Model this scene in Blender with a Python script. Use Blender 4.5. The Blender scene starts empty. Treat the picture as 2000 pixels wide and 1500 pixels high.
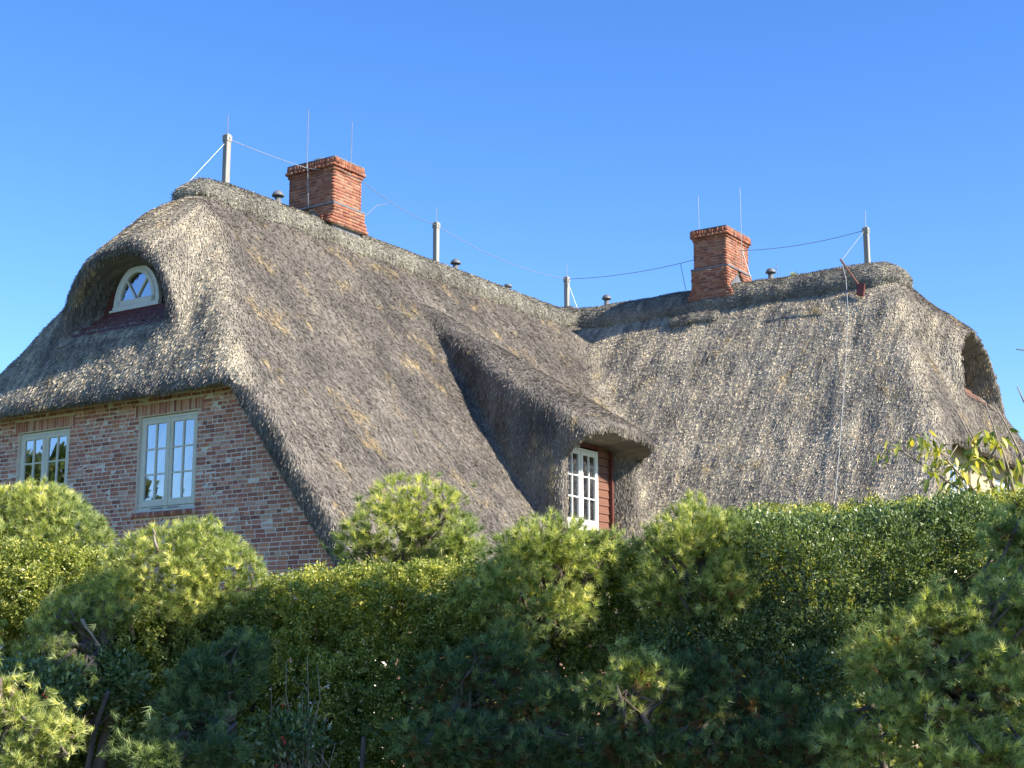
import bpy, math, random
import numpy as np
from mathutils import Vector, noise as mnoise

# ------------------------------------------------------------------ camera, sky, sun, exposure
R = math.radians
S = bpy.context.scene
COL = S.collection
rng = np.random.default_rng(7)
random.seed(7)
F_PX, PITCH = 2888.0, R(11.0)
cam = bpy.data.cameras.new('camera')
cam_o = bpy.data.objects.new('camera', cam); COL.objects.link(cam_o)
cam.sensor_fit = 'HORIZONTAL'; cam.sensor_width = 36.0; cam.lens = 36.0 * F_PX / 2000.0
cam.clip_start = 0.1; cam.clip_end = 3000
CAM = np.array([0.0, 0.0, 1.6])
cam_o.location = CAM; cam_o.rotation_euler = (R(90) + PITCH, 0, 0)
S.camera = cam_o

SUN_AZ, SUN_EL = 116.5, 34.0          # azimuth to the right of the view direction (+Y), elevation
world = bpy.data.worlds.new('World'); S.world = world; world.use_nodes = True
wn = world.node_tree.nodes; wl = world.node_tree.links
sky = wn.new('ShaderNodeTexSky'); sky.sky_type = 'NISHITA'; sky.sun_disc = False
sky.sun_elevation = R(SUN_EL); sky.sun_rotation = R(SUN_AZ)
sky.air_density = 1.0; sky.dust_density = 0.05; sky.ozone_density = 4.5; sky.altitude = 0
bg = wn['Background']; bg.inputs['Strength'].default_value = 0.138
hs_ = wn.new('ShaderNodeHueSaturation'); hs_.inputs['Saturation'].default_value = 1.22; hs_.inputs['Value'].default_value = 0.88; hs_.inputs['Hue'].default_value = 0.512
wl.new(sky.outputs[0], hs_.inputs['Color']); wl.new(hs_.outputs[0], bg.inputs[0])
sun = bpy.data.lights.new('sun', 'SUN'); sun.energy = 5.0; sun.angle = R(0.5); sun.color = (1.0, 0.93, 0.80)
sun_o = bpy.data.objects.new('sun', sun); COL.objects.link(sun_o)
sdir = Vector((math.sin(R(SUN_AZ)) * math.cos(R(SUN_EL)), math.cos(R(SUN_AZ)) * math.cos(R(SUN_EL)), math.sin(R(SUN_EL))))
sun_o.rotation_euler = sdir.to_track_quat('Z', 'Y').to_euler()
SD = np.array(sdir)
S.view_settings.view_transform = 'Standard'; S.view_settings.look = 'None'
S.view_settings.gamma = 1.0; S.view_settings.use_curve_mapping = False
S.view_settings.exposure = 1.22

# ------------------------------------------------------------------ frames and helpers
A = R(34)
UX = np.array([math.sin(A), math.cos(A), 0.0]); VX = np.array([math.cos(A), -math.sin(A), 0.0])
U0, V0 = 19.1737, -22.55
HOUSE_LOC = UX * U0 + VX * V0        # house frame: x across wing one (v), y along its ridge (u)
def cam_point(px, py, depth):
    """point seen at pixel (px,py) of the 2000x1500 photograph at a forward distance (world Y)."""
    c = np.array([(px - 1000) / F_PX, 1.0, -(py - 750) / F_PX])
    r = np.array([c[0], c[1] * math.cos(PITCH) - c[2] * math.sin(PITCH), c[1] * math.sin(PITCH) + c[2] * math.cos(PITCH)])
    return CAM + r * (depth / r[1])
CAM_H = np.array([(CAM - HOUSE_LOC) @ VX, (CAM - HOUSE_LOC) @ UX, CAM[2]])   # camera in the house frame

def link(o, parent=None):
    COL.objects.link(o)
    if parent is not None: o.parent = parent
    return o
def tag(o, label=None, cat=None, group=None, kind=None):
    if label: o['label'] = label
    if cat: o['category'] = cat
    if group: o['group'] = group
    if kind: o['kind'] = kind
    return o
def empty(name, loc=(0, 0, 0), rz=0.0, parent=None):
    o = bpy.data.objects.new(name, None); o.empty_display_size = 0.2
    o.location = loc; o.rotation_euler = (0, 0, rz)
    return link(o, parent)
def np_mesh(name, verts, faces, mats, smooth=False, attrs=None, mat_idx=None):
    verts = np.ascontiguousarray(verts, dtype=np.float32); faces = np.ascontiguousarray(faces, dtype=np.int32)
    me = bpy.data.meshes.new(name); n, k = faces.shape
    me.vertices.add(len(verts)); me.vertices.foreach_set('co', verts.ravel())
    me.loops.add(n * k); me.loops.foreach_set('vertex_index', faces.ravel())
    me.polygons.add(n); me.polygons.foreach_set('loop_start', np.arange(0, n * k, k, dtype=np.int32))
    me.polygons.foreach_set('loop_total', np.full(n, k, dtype=np.int32))
    if smooth: me.polygons.foreach_set('use_smooth', np.ones(n, dtype=bool))
    for m in (mats if isinstance(mats, (list, tuple)) else [mats]): me.materials.append(m)
    if mat_idx is not None: me.polygons.foreach_set('material_index', mat_idx.astype(np.int32))
    me.update(calc_edges=True)
    for an, (dom, arr) in (attrs or {}).items():
        if arr.ndim == 1:
            a = me.attributes.new(an, 'FLOAT', dom); a.data.foreach_set('value', arr.astype(np.float32))
        else:
            a = me.attributes.new(an, 'FLOAT_COLOR', dom)
            c = np.ones((len(arr), 4), np.float32); c[:, :3] = arr; a.data.foreach_set('color', c.ravel())
    return me
class MB:
    """collects simple solids into one mesh"""
    def __init__(s): s.v = []; s.f = []
    def add(s, vs, fs):
        o = len(s.v); s.v += [tuple(v) for v in vs]; s.f += [tuple(i + o for i in f) for f in fs]; return s
    def box(s, x0, x1, y0, y1, z0, z1):
        return s.add([(x0, y0, z0), (x1, y0, z0), (x1, y1, z0), (x0, y1, z0), (x0, y0, z1), (x1, y0, z1), (x1, y1, z1), (x0, y1, z1)],
                     [(0, 3, 2, 1), (4, 5, 6, 7), (0, 1, 5, 4), (1, 2, 6, 5), (2, 3, 7, 6), (3, 0, 4, 7)])
    def prism(s, pts, y0, y1):
        """polygon in x,z extruded along y"""
        n = len(pts)
        vs = [(x, y0, z) for x, z in pts] + [(x, y1, z) for x, z in pts]
        return s.add(vs, [tuple(range(n)), tuple(range(2 * n - 1, n - 1, -1))] + [(i, i + n, (i + 1) % n + n, (i + 1) % n) for i in range(n)])
    def tube(s, pts, rad, n=8, cap=True):
        pts = [Vector(p) for p in pts]; rad = rad if isinstance(rad, (list, tuple)) else [rad] * len(pts)
        vs = []; fs = []
        for i, p in enumerate(pts):
            d = (pts[min(i + 1, len(pts) - 1)] - pts[max(i - 1, 0)]).normalized()
            a = d.orthogonal().normalized() if i == 0 else (a - d * a.dot(d)).normalized()
            b = d.cross(a)
            for j in range(n):
                t = 2 * math.pi * j / n; vs.append(p + (a * math.cos(t) + b * math.sin(t)) * rad[i])
        for i in range(len(pts) - 1):
            for j in range(n): fs.append((i * n + j, i * n + (j + 1) % n, (i + 1) * n + (j + 1) % n, (i + 1) * n + j))
        if cap: fs += [tuple(range(n))[::-1], tuple(range((len(pts) - 1) * n, len(pts) * n))]
        return s.add(vs, fs)
    def lathe(s, prof, c=(0, 0, 0), n=16):
        vs = []; fs = []
        for r, z in prof:
            for j in range(n):
                t = 2 * math.pi * j / n; vs.append((c[0] + r * math.cos(t), c[1] + r * math.sin(t), c[2] + z))
        for i in range(len(prof) - 1):
            for j in range(n): fs.append((i * n + j, i * n + (j + 1) % n, (i + 1) * n + (j + 1) % n, (i + 1) * n + j))
        return s.add(vs, fs)
    def build(s, name, mat, parent=None, smooth=False, bevel=0.0):
        me = bpy.data.meshes.new(name); me.from_pydata(s.v, [], s.f); me.materials.append(mat)
        if smooth: me.polygons.foreach_set('use_smooth', [True] * len(me.polygons))
        me.update(); o = link(bpy.data.objects.new(name, me), parent)
        if bevel:
            b = o.modifiers.new('bevel', 'BEVEL'); b.width = bevel; b.segments = 1; b.limit_method = 'ANGLE'
        return o

# ------------------------------------------------------------------ materials
def mat(name):
    m = bpy.data.materials.new(name); m.use_nodes = True
    nt = m.node_tree; b = nt.nodes['Principled BSDF']; return m, nt.nodes, nt.links, b
def ramp(n, stops):
    r = n.new('ShaderNodeValToRGB'); e = r.color_ramp.elements
    e[0].position, e[0].color = stops[0][0], (*stops[0][1], 1); e[1].position, e[1].color = stops[-1][0], (*stops[-1][1], 1)
    for p, c in stops[1:-1]:
        x = e.new(p); x.color = (*c, 1)
    return r
def tex(n, l, scale, detail=4, stretch=(1, 1, 1), rough=0.55, coord='Object'):
    tc = n.new('ShaderNodeTexCoord'); mp = n.new('ShaderNodeMapping'); t = n.new('ShaderNodeTexNoise')
    mp.inputs['Scale'].default_value = stretch; t.inputs['Scale'].default_value = scale
    t.inputs['Detail'].default_value = detail; t.inputs['Roughness'].default_value = rough
    l.new(tc.outputs[coord], mp.inputs[0]); l.new(mp.outputs[0], t.inputs[0]); return t
def bump(n, l, b, t, strength, dist):
    bp = n.new('ShaderNodeBump'); bp.inputs['Strength'].default_value = strength; bp.inputs['Distance'].default_value = dist
    l.new(t.outputs[0], bp.inputs['Height']); l.new(bp.outputs[0], b.inputs['Normal']); return bp
def mix(n, l, fac, a, b, mode='MIX'):
    m = n.new('ShaderNodeMix'); m.data_type = 'RGBA'; m.blend_type = mode
    for s, v in ((m.inputs[0], fac), (m.inputs[6], a), (m.inputs[7], b)):
        if hasattr(v, 'links') or isinstance(v, bpy.types.NodeSocket): l.new(v, s)
        elif isinstance(v, (int, float)): s.default_value = v
        else: s.default_value = (*v, 1)
    return m.outputs[2]
def plain(name, c1, c2, scale=6, rough=0.6, bstr=0.15, bdist=0.01, stretch=(1, 1, 1), metal=0.0, spec=0.5):
    m, n, l, b = mat(name); t = tex(n, l, scale, 5, stretch)
    r = ramp(n, [(0.3, c1), (0.7, c2)]); l.new(t.outputs[0], r.inputs[0]); l.new(r.outputs[0], b.inputs['Base Color'])
    b.inputs['Roughness'].default_value = rough; b.inputs['Metallic'].default_value = metal
    b.inputs['Specular IOR Level'].default_value = spec
    if bstr: bump(n, l, b, t, bstr, bdist)
    return m
def thatch_mat(name, dark, mid, light, gold, gold_at, silver):
    m, n, l, b = mat(name)
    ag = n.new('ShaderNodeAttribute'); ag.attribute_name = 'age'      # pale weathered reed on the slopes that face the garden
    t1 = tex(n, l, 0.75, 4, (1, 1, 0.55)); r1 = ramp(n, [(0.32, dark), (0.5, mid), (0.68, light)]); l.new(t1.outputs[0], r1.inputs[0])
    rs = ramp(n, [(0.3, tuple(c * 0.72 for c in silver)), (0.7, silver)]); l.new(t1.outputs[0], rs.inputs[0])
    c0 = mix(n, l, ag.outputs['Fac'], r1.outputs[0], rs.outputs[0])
    t2 = tex(n, l, 1.15, 8, (1, 1, 0.42), 0.78); r2 = ramp(n, [(gold_at, (0, 0, 0)), (gold_at + 0.10, (0.75, 0.75, 0.75))]); l.new(t2.outputs[0], r2.inputs[0])
    c = mix(n, l, r2.outputs[0], c0, gold)
    at = n.new('ShaderNodeAttribute'); at.attribute_name = 'rnd'
    r3 = ramp(n, [(0.0, (0.42, 0.40, 0.38)), (0.5, (0.9, 0.88, 0.86)), (0.85, (1.3, 1.25, 1.15)), (1.0, (1.75, 1.66, 1.45))]); l.new(at.outputs['Fac'], r3.inputs[0])
    c = mix(n, l, 1.0, c, r3.outputs[0], 'MULTIPLY')
    sa = tex(n, l, 9, 5, (0.12, 1, 0.12), 0.7); sb = tex(n, l, 9, 5, (1, 0.12, 0.12), 0.7)
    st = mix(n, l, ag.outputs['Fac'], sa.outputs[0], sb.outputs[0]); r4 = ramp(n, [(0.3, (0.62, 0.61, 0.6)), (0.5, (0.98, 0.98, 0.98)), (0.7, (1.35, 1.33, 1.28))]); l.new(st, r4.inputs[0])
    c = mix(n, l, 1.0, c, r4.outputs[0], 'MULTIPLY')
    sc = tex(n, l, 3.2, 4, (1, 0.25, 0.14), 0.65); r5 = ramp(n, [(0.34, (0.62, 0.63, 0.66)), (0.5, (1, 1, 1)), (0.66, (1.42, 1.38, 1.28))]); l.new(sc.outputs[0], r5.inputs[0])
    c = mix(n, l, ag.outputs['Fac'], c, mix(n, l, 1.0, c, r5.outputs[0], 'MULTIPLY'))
    l.new(c, b.inputs['Base Color']); b.inputs['Roughness'].default_value = 0.75; b.inputs['Specular IOR Level'].default_value = 0.25
    t3 = tex(n, l, 38, 3, (1, 1, 0.5), 0.7)
    bump(n, l, b, t3, 0.6, 0.02)
    return m
M = {}
M['thatch'] = thatch_mat('thatch', (0.135, 0.122, 0.11), (0.20, 0.18, 0.158), (0.265, 0.238, 0.203), (0.52, 0.39, 0.19), 0.56, (0.53, 0.475, 0.375))
M['cap'] = thatch_mat('ridge_thatch', (0.19, 0.18, 0.155), (0.27, 0.26, 0.22), (0.35, 0.335, 0.28), (0.36, 0.37, 0.27), 0.60, (0.33, 0.31, 0.26))
M['mortar'] = plain('mortar', (0.64, 0.56, 0.46), (0.78, 0.69, 0.57), 14, 0.95, 0.4, 0.01)
def brick_mat(name):
    m, n, l, b = mat(name)
    at = n.new('ShaderNodeAttribute'); at.attribute_name = 'col'
    t = tex(n, l, 22, 6, (1, 1, 1), 0.7); r = ramp(n, [(0.28, (0.62, 0.6, 0.6)), (0.5, (1, 1, 1)), (0.72, (1.3, 1.35, 1.4))]); l.new(t.outputs[0], r.inputs[0])
    c = mix(n, l, 1.0, at.outputs['Color'], r.outputs[0], 'MULTIPLY')
    at2 = n.new('ShaderNodeAttribute'); at2.attribute_name = 'lime'
    t2 = tex(n, l, 9, 6, (1, 1, 1), 0.75); r2 = ramp(n, [(0.5, (0, 0, 0)), (0.62, (0.8, 0.8, 0.8))]); l.new(t2.outputs[0], r2.inputs[0])
    mm = n.new('ShaderNodeMath'); mm.operation = 'MULTIPLY'; l.new(r2.outputs[0], mm.inputs[0]); l.new(at2.outputs['Fac'], mm.inputs[1])
    c = mix(n, l, mm.outputs[0], c, (0.46, 0.40, 0.35))
    l.new(c, b.inputs['Base Color']); b.inputs['Roughness'].default_value = 0.9; b.inputs['Specular IOR Level'].default_value = 0.2
    bump(n, l, b, t, 0.5, 0.012); return m
M['brick'] = brick_mat('brick')
M['cmortar'] = plain('chimney_mortar', (0.30, 0.22, 0.17), (0.42, 0.33, 0.26), 10, 0.95, 0.3, 0.01)
M['sage'] = plain('painted_sage_wood', (0.64, 0.62, 0.50), (0.72, 0.69, 0.56), 5, 0.45, 0.05, 0.003)
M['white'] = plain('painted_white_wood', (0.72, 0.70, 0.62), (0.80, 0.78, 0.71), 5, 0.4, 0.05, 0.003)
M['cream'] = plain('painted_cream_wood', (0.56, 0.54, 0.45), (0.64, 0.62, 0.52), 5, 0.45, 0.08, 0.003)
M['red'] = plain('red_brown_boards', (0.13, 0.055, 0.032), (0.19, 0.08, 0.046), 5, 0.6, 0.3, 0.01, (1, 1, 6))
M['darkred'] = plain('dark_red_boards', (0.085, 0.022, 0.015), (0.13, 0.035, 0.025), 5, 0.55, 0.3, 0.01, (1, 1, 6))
M['post'] = plain('weathered_wood', (0.20, 0.19, 0.165), (0.34, 0.32, 0.28), 9, 0.8, 0.4, 0.01, (1, 1, 0.12))
M['metal'] = plain('galvanised_metal', (0.45, 0.46, 0.47), (0.62, 0.63, 0.64), 8, 0.4, 0.05, 0.003, metal=0.7)
M['wire'] = plain('aluminium_wire', (0.22, 0.235, 0.245), (0.30, 0.315, 0.325), 8, 0.5, 0, 0, metal=0.6)
M['pipe'] = plain('grey_vent_plastic', (0.10, 0.10, 0.105), (0.15, 0.15, 0.155), 8, 0.5, 0.1, 0.004)
M['lead'] = plain('lead_flashing', (0.10, 0.10, 0.11), (0.17, 0.17, 0.18), 9, 0.55, 0.3, 0.01)
M['curtain'] = plain('curtain_cloth', (0.55, 0.53, 0.47), (0.66, 0.63, 0.56), 6, 0.9, 0.2, 0.01, (8, 8, 0.2))
M['inside'] = plain('dark_interior', (0.03, 0.028, 0.025), (0.05, 0.045, 0.04), 3, 0.9, 0, 0)
M['plaster'] = plain('pale_render', (0.36, 0.28, 0.18), (0.46, 0.37, 0.24), 6, 0.9, 0.4, 0.01)
M['sidebrick'] = plain('old_brickwork', (0.26, 0.13, 0.10), (0.38, 0.22, 0.17), 3, 0.9, 0.4, 0.01)
def glass_mat():
    m, n, l, b = mat('window_glass'); n.remove(b); out = n['Material Output']
    g = n.new('ShaderNodeBsdfGlossy'); g.inputs['Roughness'].default_value = 0.02; g.inputs['Color'].default_value = (0.92, 0.95, 1, 1)
    t = n.new('ShaderNodeBsdfTransparent'); t.inputs['Color'].default_value = (0.75, 0.78, 0.78, 1)
    fr = n.new('ShaderNodeFresnel'); fr.inputs['IOR'].default_value = 1.9
    ma = n.new('ShaderNodeMath'); ma.operation = 'MULTIPLY_ADD'; ma.inputs[1].default_value = 1.6; ma.inputs[2].default_value = 0.22; ma.use_clamp = True
    l.new(fr.outputs[0], ma.inputs[0])
    mx = n.new('ShaderNodeMixShader'); l.new(ma.outputs[0], mx.inputs[0]); l.new(t.outputs[0], mx.inputs[1]); l.new(g.outputs[0], mx.inputs[2])
    tn = tex(n, l, 1.5, 2); bp = n.new('ShaderNodeBump'); bp.inputs['Strength'].default_value = 0.06; bp.inputs['Distance'].default_value = 0.03
    l.new(tn.outputs[0], bp.inputs['Height']); l.new(bp.outputs[0], g.inputs['Normal'])
    l.new(mx.outputs[0], out.inputs[0]); return m
M['glass'] = glass_mat()
def leaf_mat(name, dark, mid, light, gloss=0.45, trans=0.35, tcol=(1.25, 1.3, 0.5), nscale=1.6):
    m, n, l, b = mat(name); out = n['Material Output']
    at = n.new('ShaderNodeAttribute'); at.attribute_name = 'rnd'
    r = ramp(n, [(0.0, tuple(0.8 * q for q in dark)), (0.50, mid), (0.92, light)]); l.new(at.outputs['Fac'], r.inputs[0])
    t = tex(n, l, nscale, 3); rr = ramp(n, [(0.35, (0.72, 0.78, 0.8)), (0.65, (1.25, 1.15, 0.95))]); l.new(t.outputs[0], rr.inputs[0])
    c = mix(n, l, 1.0, r.outputs[0], rr.outputs[0], 'MULTIPLY')
    l.new(c, b.inputs['Base Color']); b.inputs['Roughness'].default_value = gloss; b.inputs['Specular IOR Level'].default_value = 0.5
    tr = n.new('ShaderNodeBsdfTranslucent'); l.new(mix(n, l, 1.0, c, tcol, 'MULTIPLY'), tr.inputs['Color'])
    mx = n.new('ShaderNodeMixShader'); mx.inputs[0].default_value = trans
    l.new(b.outputs[0], mx.inputs[1]); l.new(tr.outputs[0], mx.inputs[2]); l.new(mx.outputs[0], out.inputs[0]); return m
M['pine'] = leaf_mat('pine_needles', (0.14, 0.19, 0.06), (0.38, 0.45, 0.16), (0.85, 0.82, 0.42), gloss=0.36, trans=0.42)
M['bluepine'] = leaf_mat('blue_green_needles', (0.06, 0.11, 0.05), (0.13, 0.20, 0.085), (0.32, 0.39, 0.17))
M['yew'] = leaf_mat('yew_leaves', (0.06, 0.095, 0.025), (0.24, 0.30, 0.07), (0.80, 0.76, 0.26), 0.38, 0.42)
M['privet'] = leaf_mat('evergreen_leaves', (0.06, 0.10, 0.045), (0.15, 0.22, 0.095), (0.40, 0.48, 0.24), 0.34, 0.3)
M['decid'] = leaf_mat('yellow_green_leaves', (0.17, 0.23, 0.06), (0.38, 0.42, 0.10), (0.70, 0.58, 0.14), 0.45, 0.4)
M['tree'] = leaf_mat('tree_leaves', (0.04, 0.07, 0.02), (0.07, 0.11, 0.03), (0.13, 0.15, 0.04), 0.5, 0.3)
M['brownneedle'] = leaf_mat('dry_needles', (0.12, 0.06, 0.025), (0.20, 0.11, 0.045), (0.32, 0.19, 0.08))
M['bark'] = plain('bark', (0.07, 0.05, 0.04), (0.17, 0.13, 0.10), 14, 0.9, 0.6, 0.02, (1, 1, 0.3))
M['twig'] = plain('pale_twig_bark', (0.20, 0.16, 0.12), (0.34, 0.29, 0.22), 20, 0.8, 0.3, 0.01)
M['berry'] = plain('red_berry', (0.45, 0.02, 0.02), (0.55, 0.03, 0.02), 20, 0.3, 0, 0)
M['lawn'] = plain('lawn', (0.045, 0.07, 0.02), (0.08, 0.11, 0.035), 1.5, 0.95, 0.6, 0.05)
M['soil'] = plain('soil', (0.05, 0.038, 0.028), (0.09, 0.07, 0.05), 6, 0.95, 0.7, 0.05)

# ------------------------------------------------------------------ ground
g = MB().add([(-600, -300, 0), (600, -300, 0), (600, 900, 0), (-600, 900, 0)], [(0, 1, 2, 3)]).build('ground', M['lawn']); tag(g, kind='structure')
g = MB().add([(-30, 8.2, 0.012), (30, 8.2, 0.012), (30, 12.6, 0.012), (-30, 12.6, 0.012)], [(0, 1, 2, 3)]).build('soil', M['soil']); tag(g, kind='structure')

# ------------------------------------------------------------------ thatched roof as an implicit surface
SL = 1.3; SN = math.hypot(SL, 1.0); RZ = 12.20          # long slopes 52 degrees
HT = 2.1; HN = math.hypot(HT, 1.0); HZ = 6.75; HY = -0.55  # steep half hip above each gable
W2U, W2V = 17.1, 12.0
def smax(a, b, k): h = np.clip(0.5 + 0.5 * (a - b) / k, 0, 1); return b * (1 - h) + a * h + k * h * (1 - h)
def smin(a, b, k): return -smax(-a, -b, k)
def wing(a, y, z, hf=0.10, hz0=10.02, ar=1.32):
    """a = across the ridge, y = inwards from the gable wall; returns outer and cavity distance"""
    r = np.sqrt(a * a + 0.16) - 0.14
    slope = (z - RZ + SL * r) / SN
    hip = (z - HZ - HT * (y - HY)) / HN
    cut = HY + 0.06 * (z - HZ) * 0 - y
    o = smax(slope, hip, 0.55); o = smax(o, cut, 0.16)
    # eyebrow hood over the gable window
    ztop = hz0 + 0.90 * (y - 0.05) - (0.22 * a * a + 0.09 * a ** 4)
    hood = smax((z - ztop) * 0.55, (hf - y), 0.14); hood = smax(hood, np.maximum(y - 1.62, z - 11.25), 0.2)
    o = smin(o, hood, 0.28)
    inner = np.maximum(slope + 0.44, np.minimum(hip + 0.44, np.maximum(z - 6.62 - 0.25 * (y - HY), y - 0.9)))
    # carved opening in front of the eyebrow window
    s = 1 + np.clip(0.7 - y, -0.2, 1.0) * 0.22
    arch = (np.sqrt((a / (1.28 * s)) ** 2 + ((z - 8.35) / (ar * s)) ** 2) - 1) * 1.1
    hole = np.maximum(np.maximum(arch, y - 1.05), (8.22 + 0.9 * (y - 0.12) - z) * 0.7)
    return o, np.minimum(inner, hole)
def roof_sdf(v, u, z):
    o1, c1 = wing(v, u, z)
    o2, c2 = wing(u - W2U, W2V - v, z, -0.14, 9.92)
    far2 = (z - RZ + SL * (u - W2U)) / SN          # wing one stops at the far slope of wing two
    far1 = (z - RZ + SL * (-v)) / SN
    o1 = smax(o1, far2, 0.3); o2 = smax(o2, far1, 0.3)
    c1 = np.maximum(c1, far2 + 0.44); c2 = np.maximum(c2, far1 + 0.44)
    o = smin(o1, o2, 0.55); main = o
    # long dragged dormer in the slope of wing one
    d = np.abs(u - 8.05); w = np.clip(0.10 + (v - 1.35) * 0.335, 0.08, 1.50)
    zc = 6.90 + 0.635 * (6.9 - v); ztop = zc - 0.26 * (d / np.maximum(w, 0.5)) ** 2
    hz = np.clip((z - 5.95) / 0.55, 0, 1); front = (v - 6.33 - 0.17 * (u < 8.05) - 0.68 * hz * hz * (3 - 2 * hz) - 0.05 * (u - 8.05)) * 0.75
    lf = u < 8.05; side = (d - np.where(lf, np.minimum(w, 1.36), w) - np.where(lf, 0.05, 0.19) * (zc - z)) * 0.95
    dm = smax(smax((z - ztop) * 0.85, side, 0.26), front, 0.07)
    dm = np.maximum(dm, 2.0 - z); dm = smax(dm, 0.9 - v, 0.1)
    o = smin(o, dm, 0.12)
    c = np.minimum(c1, c2)
    hw = np.where(u > 8.05, 1.30 + 0.55 * np.clip(v - 6.0, 0, 2), 1.12 + 0.16 * np.clip(v - 6.0, 0, 2)); top = 6.50 - 0.42 * np.clip(d - 0.85, 0, 1) ** 1.5 + 0.0 * v
    hole = smax(smax((d - hw) * 0.85, (z - top) * 0.9, 0.12), np.maximum(3.6 - z, 5.4 - v), 0.02)
    hole = np.maximum(hole, 0.0 - u)
    c = np.minimum(c, hole)
    return o, c, main
def grid_noise(shape, step, seed):
    r = np.random.default_rng(seed); ls = [max(3, int(s / step) + 3) for s in shape]
    a = r.standard_normal(ls).astype(np.float32)
    for ax in range(3):
        x = np.linspace(0, ls[ax] - 1.001, shape[ax]); i = x.astype(int); f = (x - i); f = (f * f * (3 - 2 * f)).astype(np.float32)
        sh = [1, 1, 1]; sh[ax] = -1; f = f.reshape(sh)
        a = np.take(a, i, ax) * (1 - f) + np.take(a, i + 1, ax) * f
    return a
def surface_nets(f, org, h):
    s = f < 0; nx, ny, nz = f.shape
    cnt = np.zeros((nx - 1, ny - 1, nz - 1), np.int8)
    for i in (0, 1):
        for j in (0, 1):
            for k in (0, 1): cnt += s[i:nx - 1 + i, j:ny - 1 + j, k:nz - 1 + k]
    act = (cnt > 0) & (cnt < 8); idx = np.full(act.shape, -1, np.int32); I = np.argwhere(act); idx[act] = np.arange(len(I))
    acc = np.zeros((len(I), 3)); num = np.zeros(len(I))
    cs = [(i, j, k) for i in (0, 1) for j in (0, 1) for k in (0, 1)]
    for a in cs:
        for ax in range(3):
            if a[ax]: continue
            b = list(a); b[ax] = 1
            fa = f[I[:, 0] + a[0], I[:, 1] + a[1], I[:, 2] + a[2]]; fb = f[I[:, 0] + b[0], I[:, 1] + b[1], I[:, 2] + b[2]]
            m = (fa < 0) != (fb < 0); t = np.where(m, fa / np.where(m, fa - fb, 1), 0)
            p = np.tile(np.array(a, float), (len(I), 1)); p[:, ax] += t
            acc += p * m[:, None]; num += m
    V = (I + acc / num[:, None]) * h + org; Q = []
    for ax in range(3):
        sl0 = [slice(None)] * 3; sl1 = [slice(None)] * 3; sl0[ax] = slice(0, -1); sl1[ax] = slice(1, None)
        e = s[tuple(sl0)] != s[tuple(sl1)]; E = np.argwhere(e)
        o1, o2 = [(1, 2), (2, 0), (0, 1)][ax]
        ok = (E[:, o1] > 0) & (E[:, o2] > 0) & (E[:, o1] < f.shape[o1] - 1) & (E[:, o2] < f.shape[o2] - 1); E = E[ok]
        q = []
        for da, db in ((0, 0), (-1, 0), (-1, -1), (0, -1)):
            c = E.copy(); c[:, o1] += da; c[:, o2] += db; q.append(idx[c[:, 0], c[:, 1], c[:, 2]])
        q = np.stack(q, 1); flip = s[E[:, 0], E[:, 1], E[:, 2]]
        q[~flip] = q[~flip][:, ::-1]; Q.append(q)
    Q = np.concatenate(Q); Q = Q[(Q >= 0).all(1)]
    return V, Q
house = empty('thatched_house', HOUSE_LOC, -A)
tag(house, 'large red brick house with steep brown thatched roof over two joined wings', 'house')
H = 0.10
org = np.array([-8.2, -1.0, 2.4]); dim = (int(21.4 / H), int(26.2 / H), int(10.3 / H))
gx, gy, gz = [(org[i] + np.arange(dim[i]) * H).astype(np.float32) for i in range(3)]
GX, GY, GZ = gx[:, None, None], gy[None, :, None], gz[None, None, :]
o, c, mainf = roof_sdf(GX, GY, GZ)
nz_ = 0.016 * grid_noise(dim, 8, 1) + 0.009 * grid_noise(dim, 3, 2)
o = o + nz_
bottom = 2.55 - GZ
def grid_aniso(shape, steps, seed):
    r = np.random.default_rng(seed); ls = [max(3, int(s / st) + 3) for s, st in zip(shape, steps)]; a = r.standard_normal(ls).astype(np.float32)
    for ax in range(3):
        x = np.linspace(0, ls[ax] - 1.001, shape[ax]); i = x.astype(int); f = x - i; f = (f * f * (3 - 2 * f)).astype(np.float32); sh = [1, 1, 1]; sh[ax] = -1; f = f.reshape(sh)
        a = np.take(a, i, ax) * (1 - f) + np.take(a, i + 1, ax) * f
    return a
o = o + 0.015 * grid_aniso(dim, (5, 13, 11), 8) * np.clip((GX - 1.5) / 2, 0, 1) * np.clip((GY - 9) / 1.5, 0, 1) + 0.012 * grid_aniso(dim, (4, 7, 8), 9) * np.clip(3 - GY, 0, 1)
shell = np.maximum(np.maximum(o, -c), bottom).astype(np.float32)
RV, RQ = surface_nets(shell, org, H)
# ridge cap: a raised layer of turf and heather over both ridges, wrapping the hip ends
rid1 = np.maximum(np.abs(GX) - 0.95, GY - W2U - 0.9) + 0 * GZ
rid2 = np.maximum(np.abs(GY - W2U) - 0.95, -GX - 0.9) + 0 * GZ
rid = np.minimum(rid1, rid2)
edge = 11.50 + 0.03 * grid_noise(dim, 5, 5) - GZ
capn = 0.014 * grid_noise(dim, 3, 6)
cap = smax(o - 0.075 - 0.05 * np.clip(GX / 2.0, 0, 1) + capn, np.maximum(edge, rid), 0.09)
pad = smax(o - 0.12 + capn, np.maximum(np.maximum(np.abs(GX - 4.75) - 0.75, np.abs(GZ - 11.05) - 0.17), np.abs(GY - 16.0) - 0.6), 0.12)
e1 = np.sqrt((GX / 0.76) ** 2 + ((GZ - 11.42) / 0.58) ** 2 + (np.clip(2.8 - GY, 0, 9) / 1.0) ** 2 + (np.clip(GY - 17.1, 0, 9) / .6) ** 2) - 1
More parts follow.
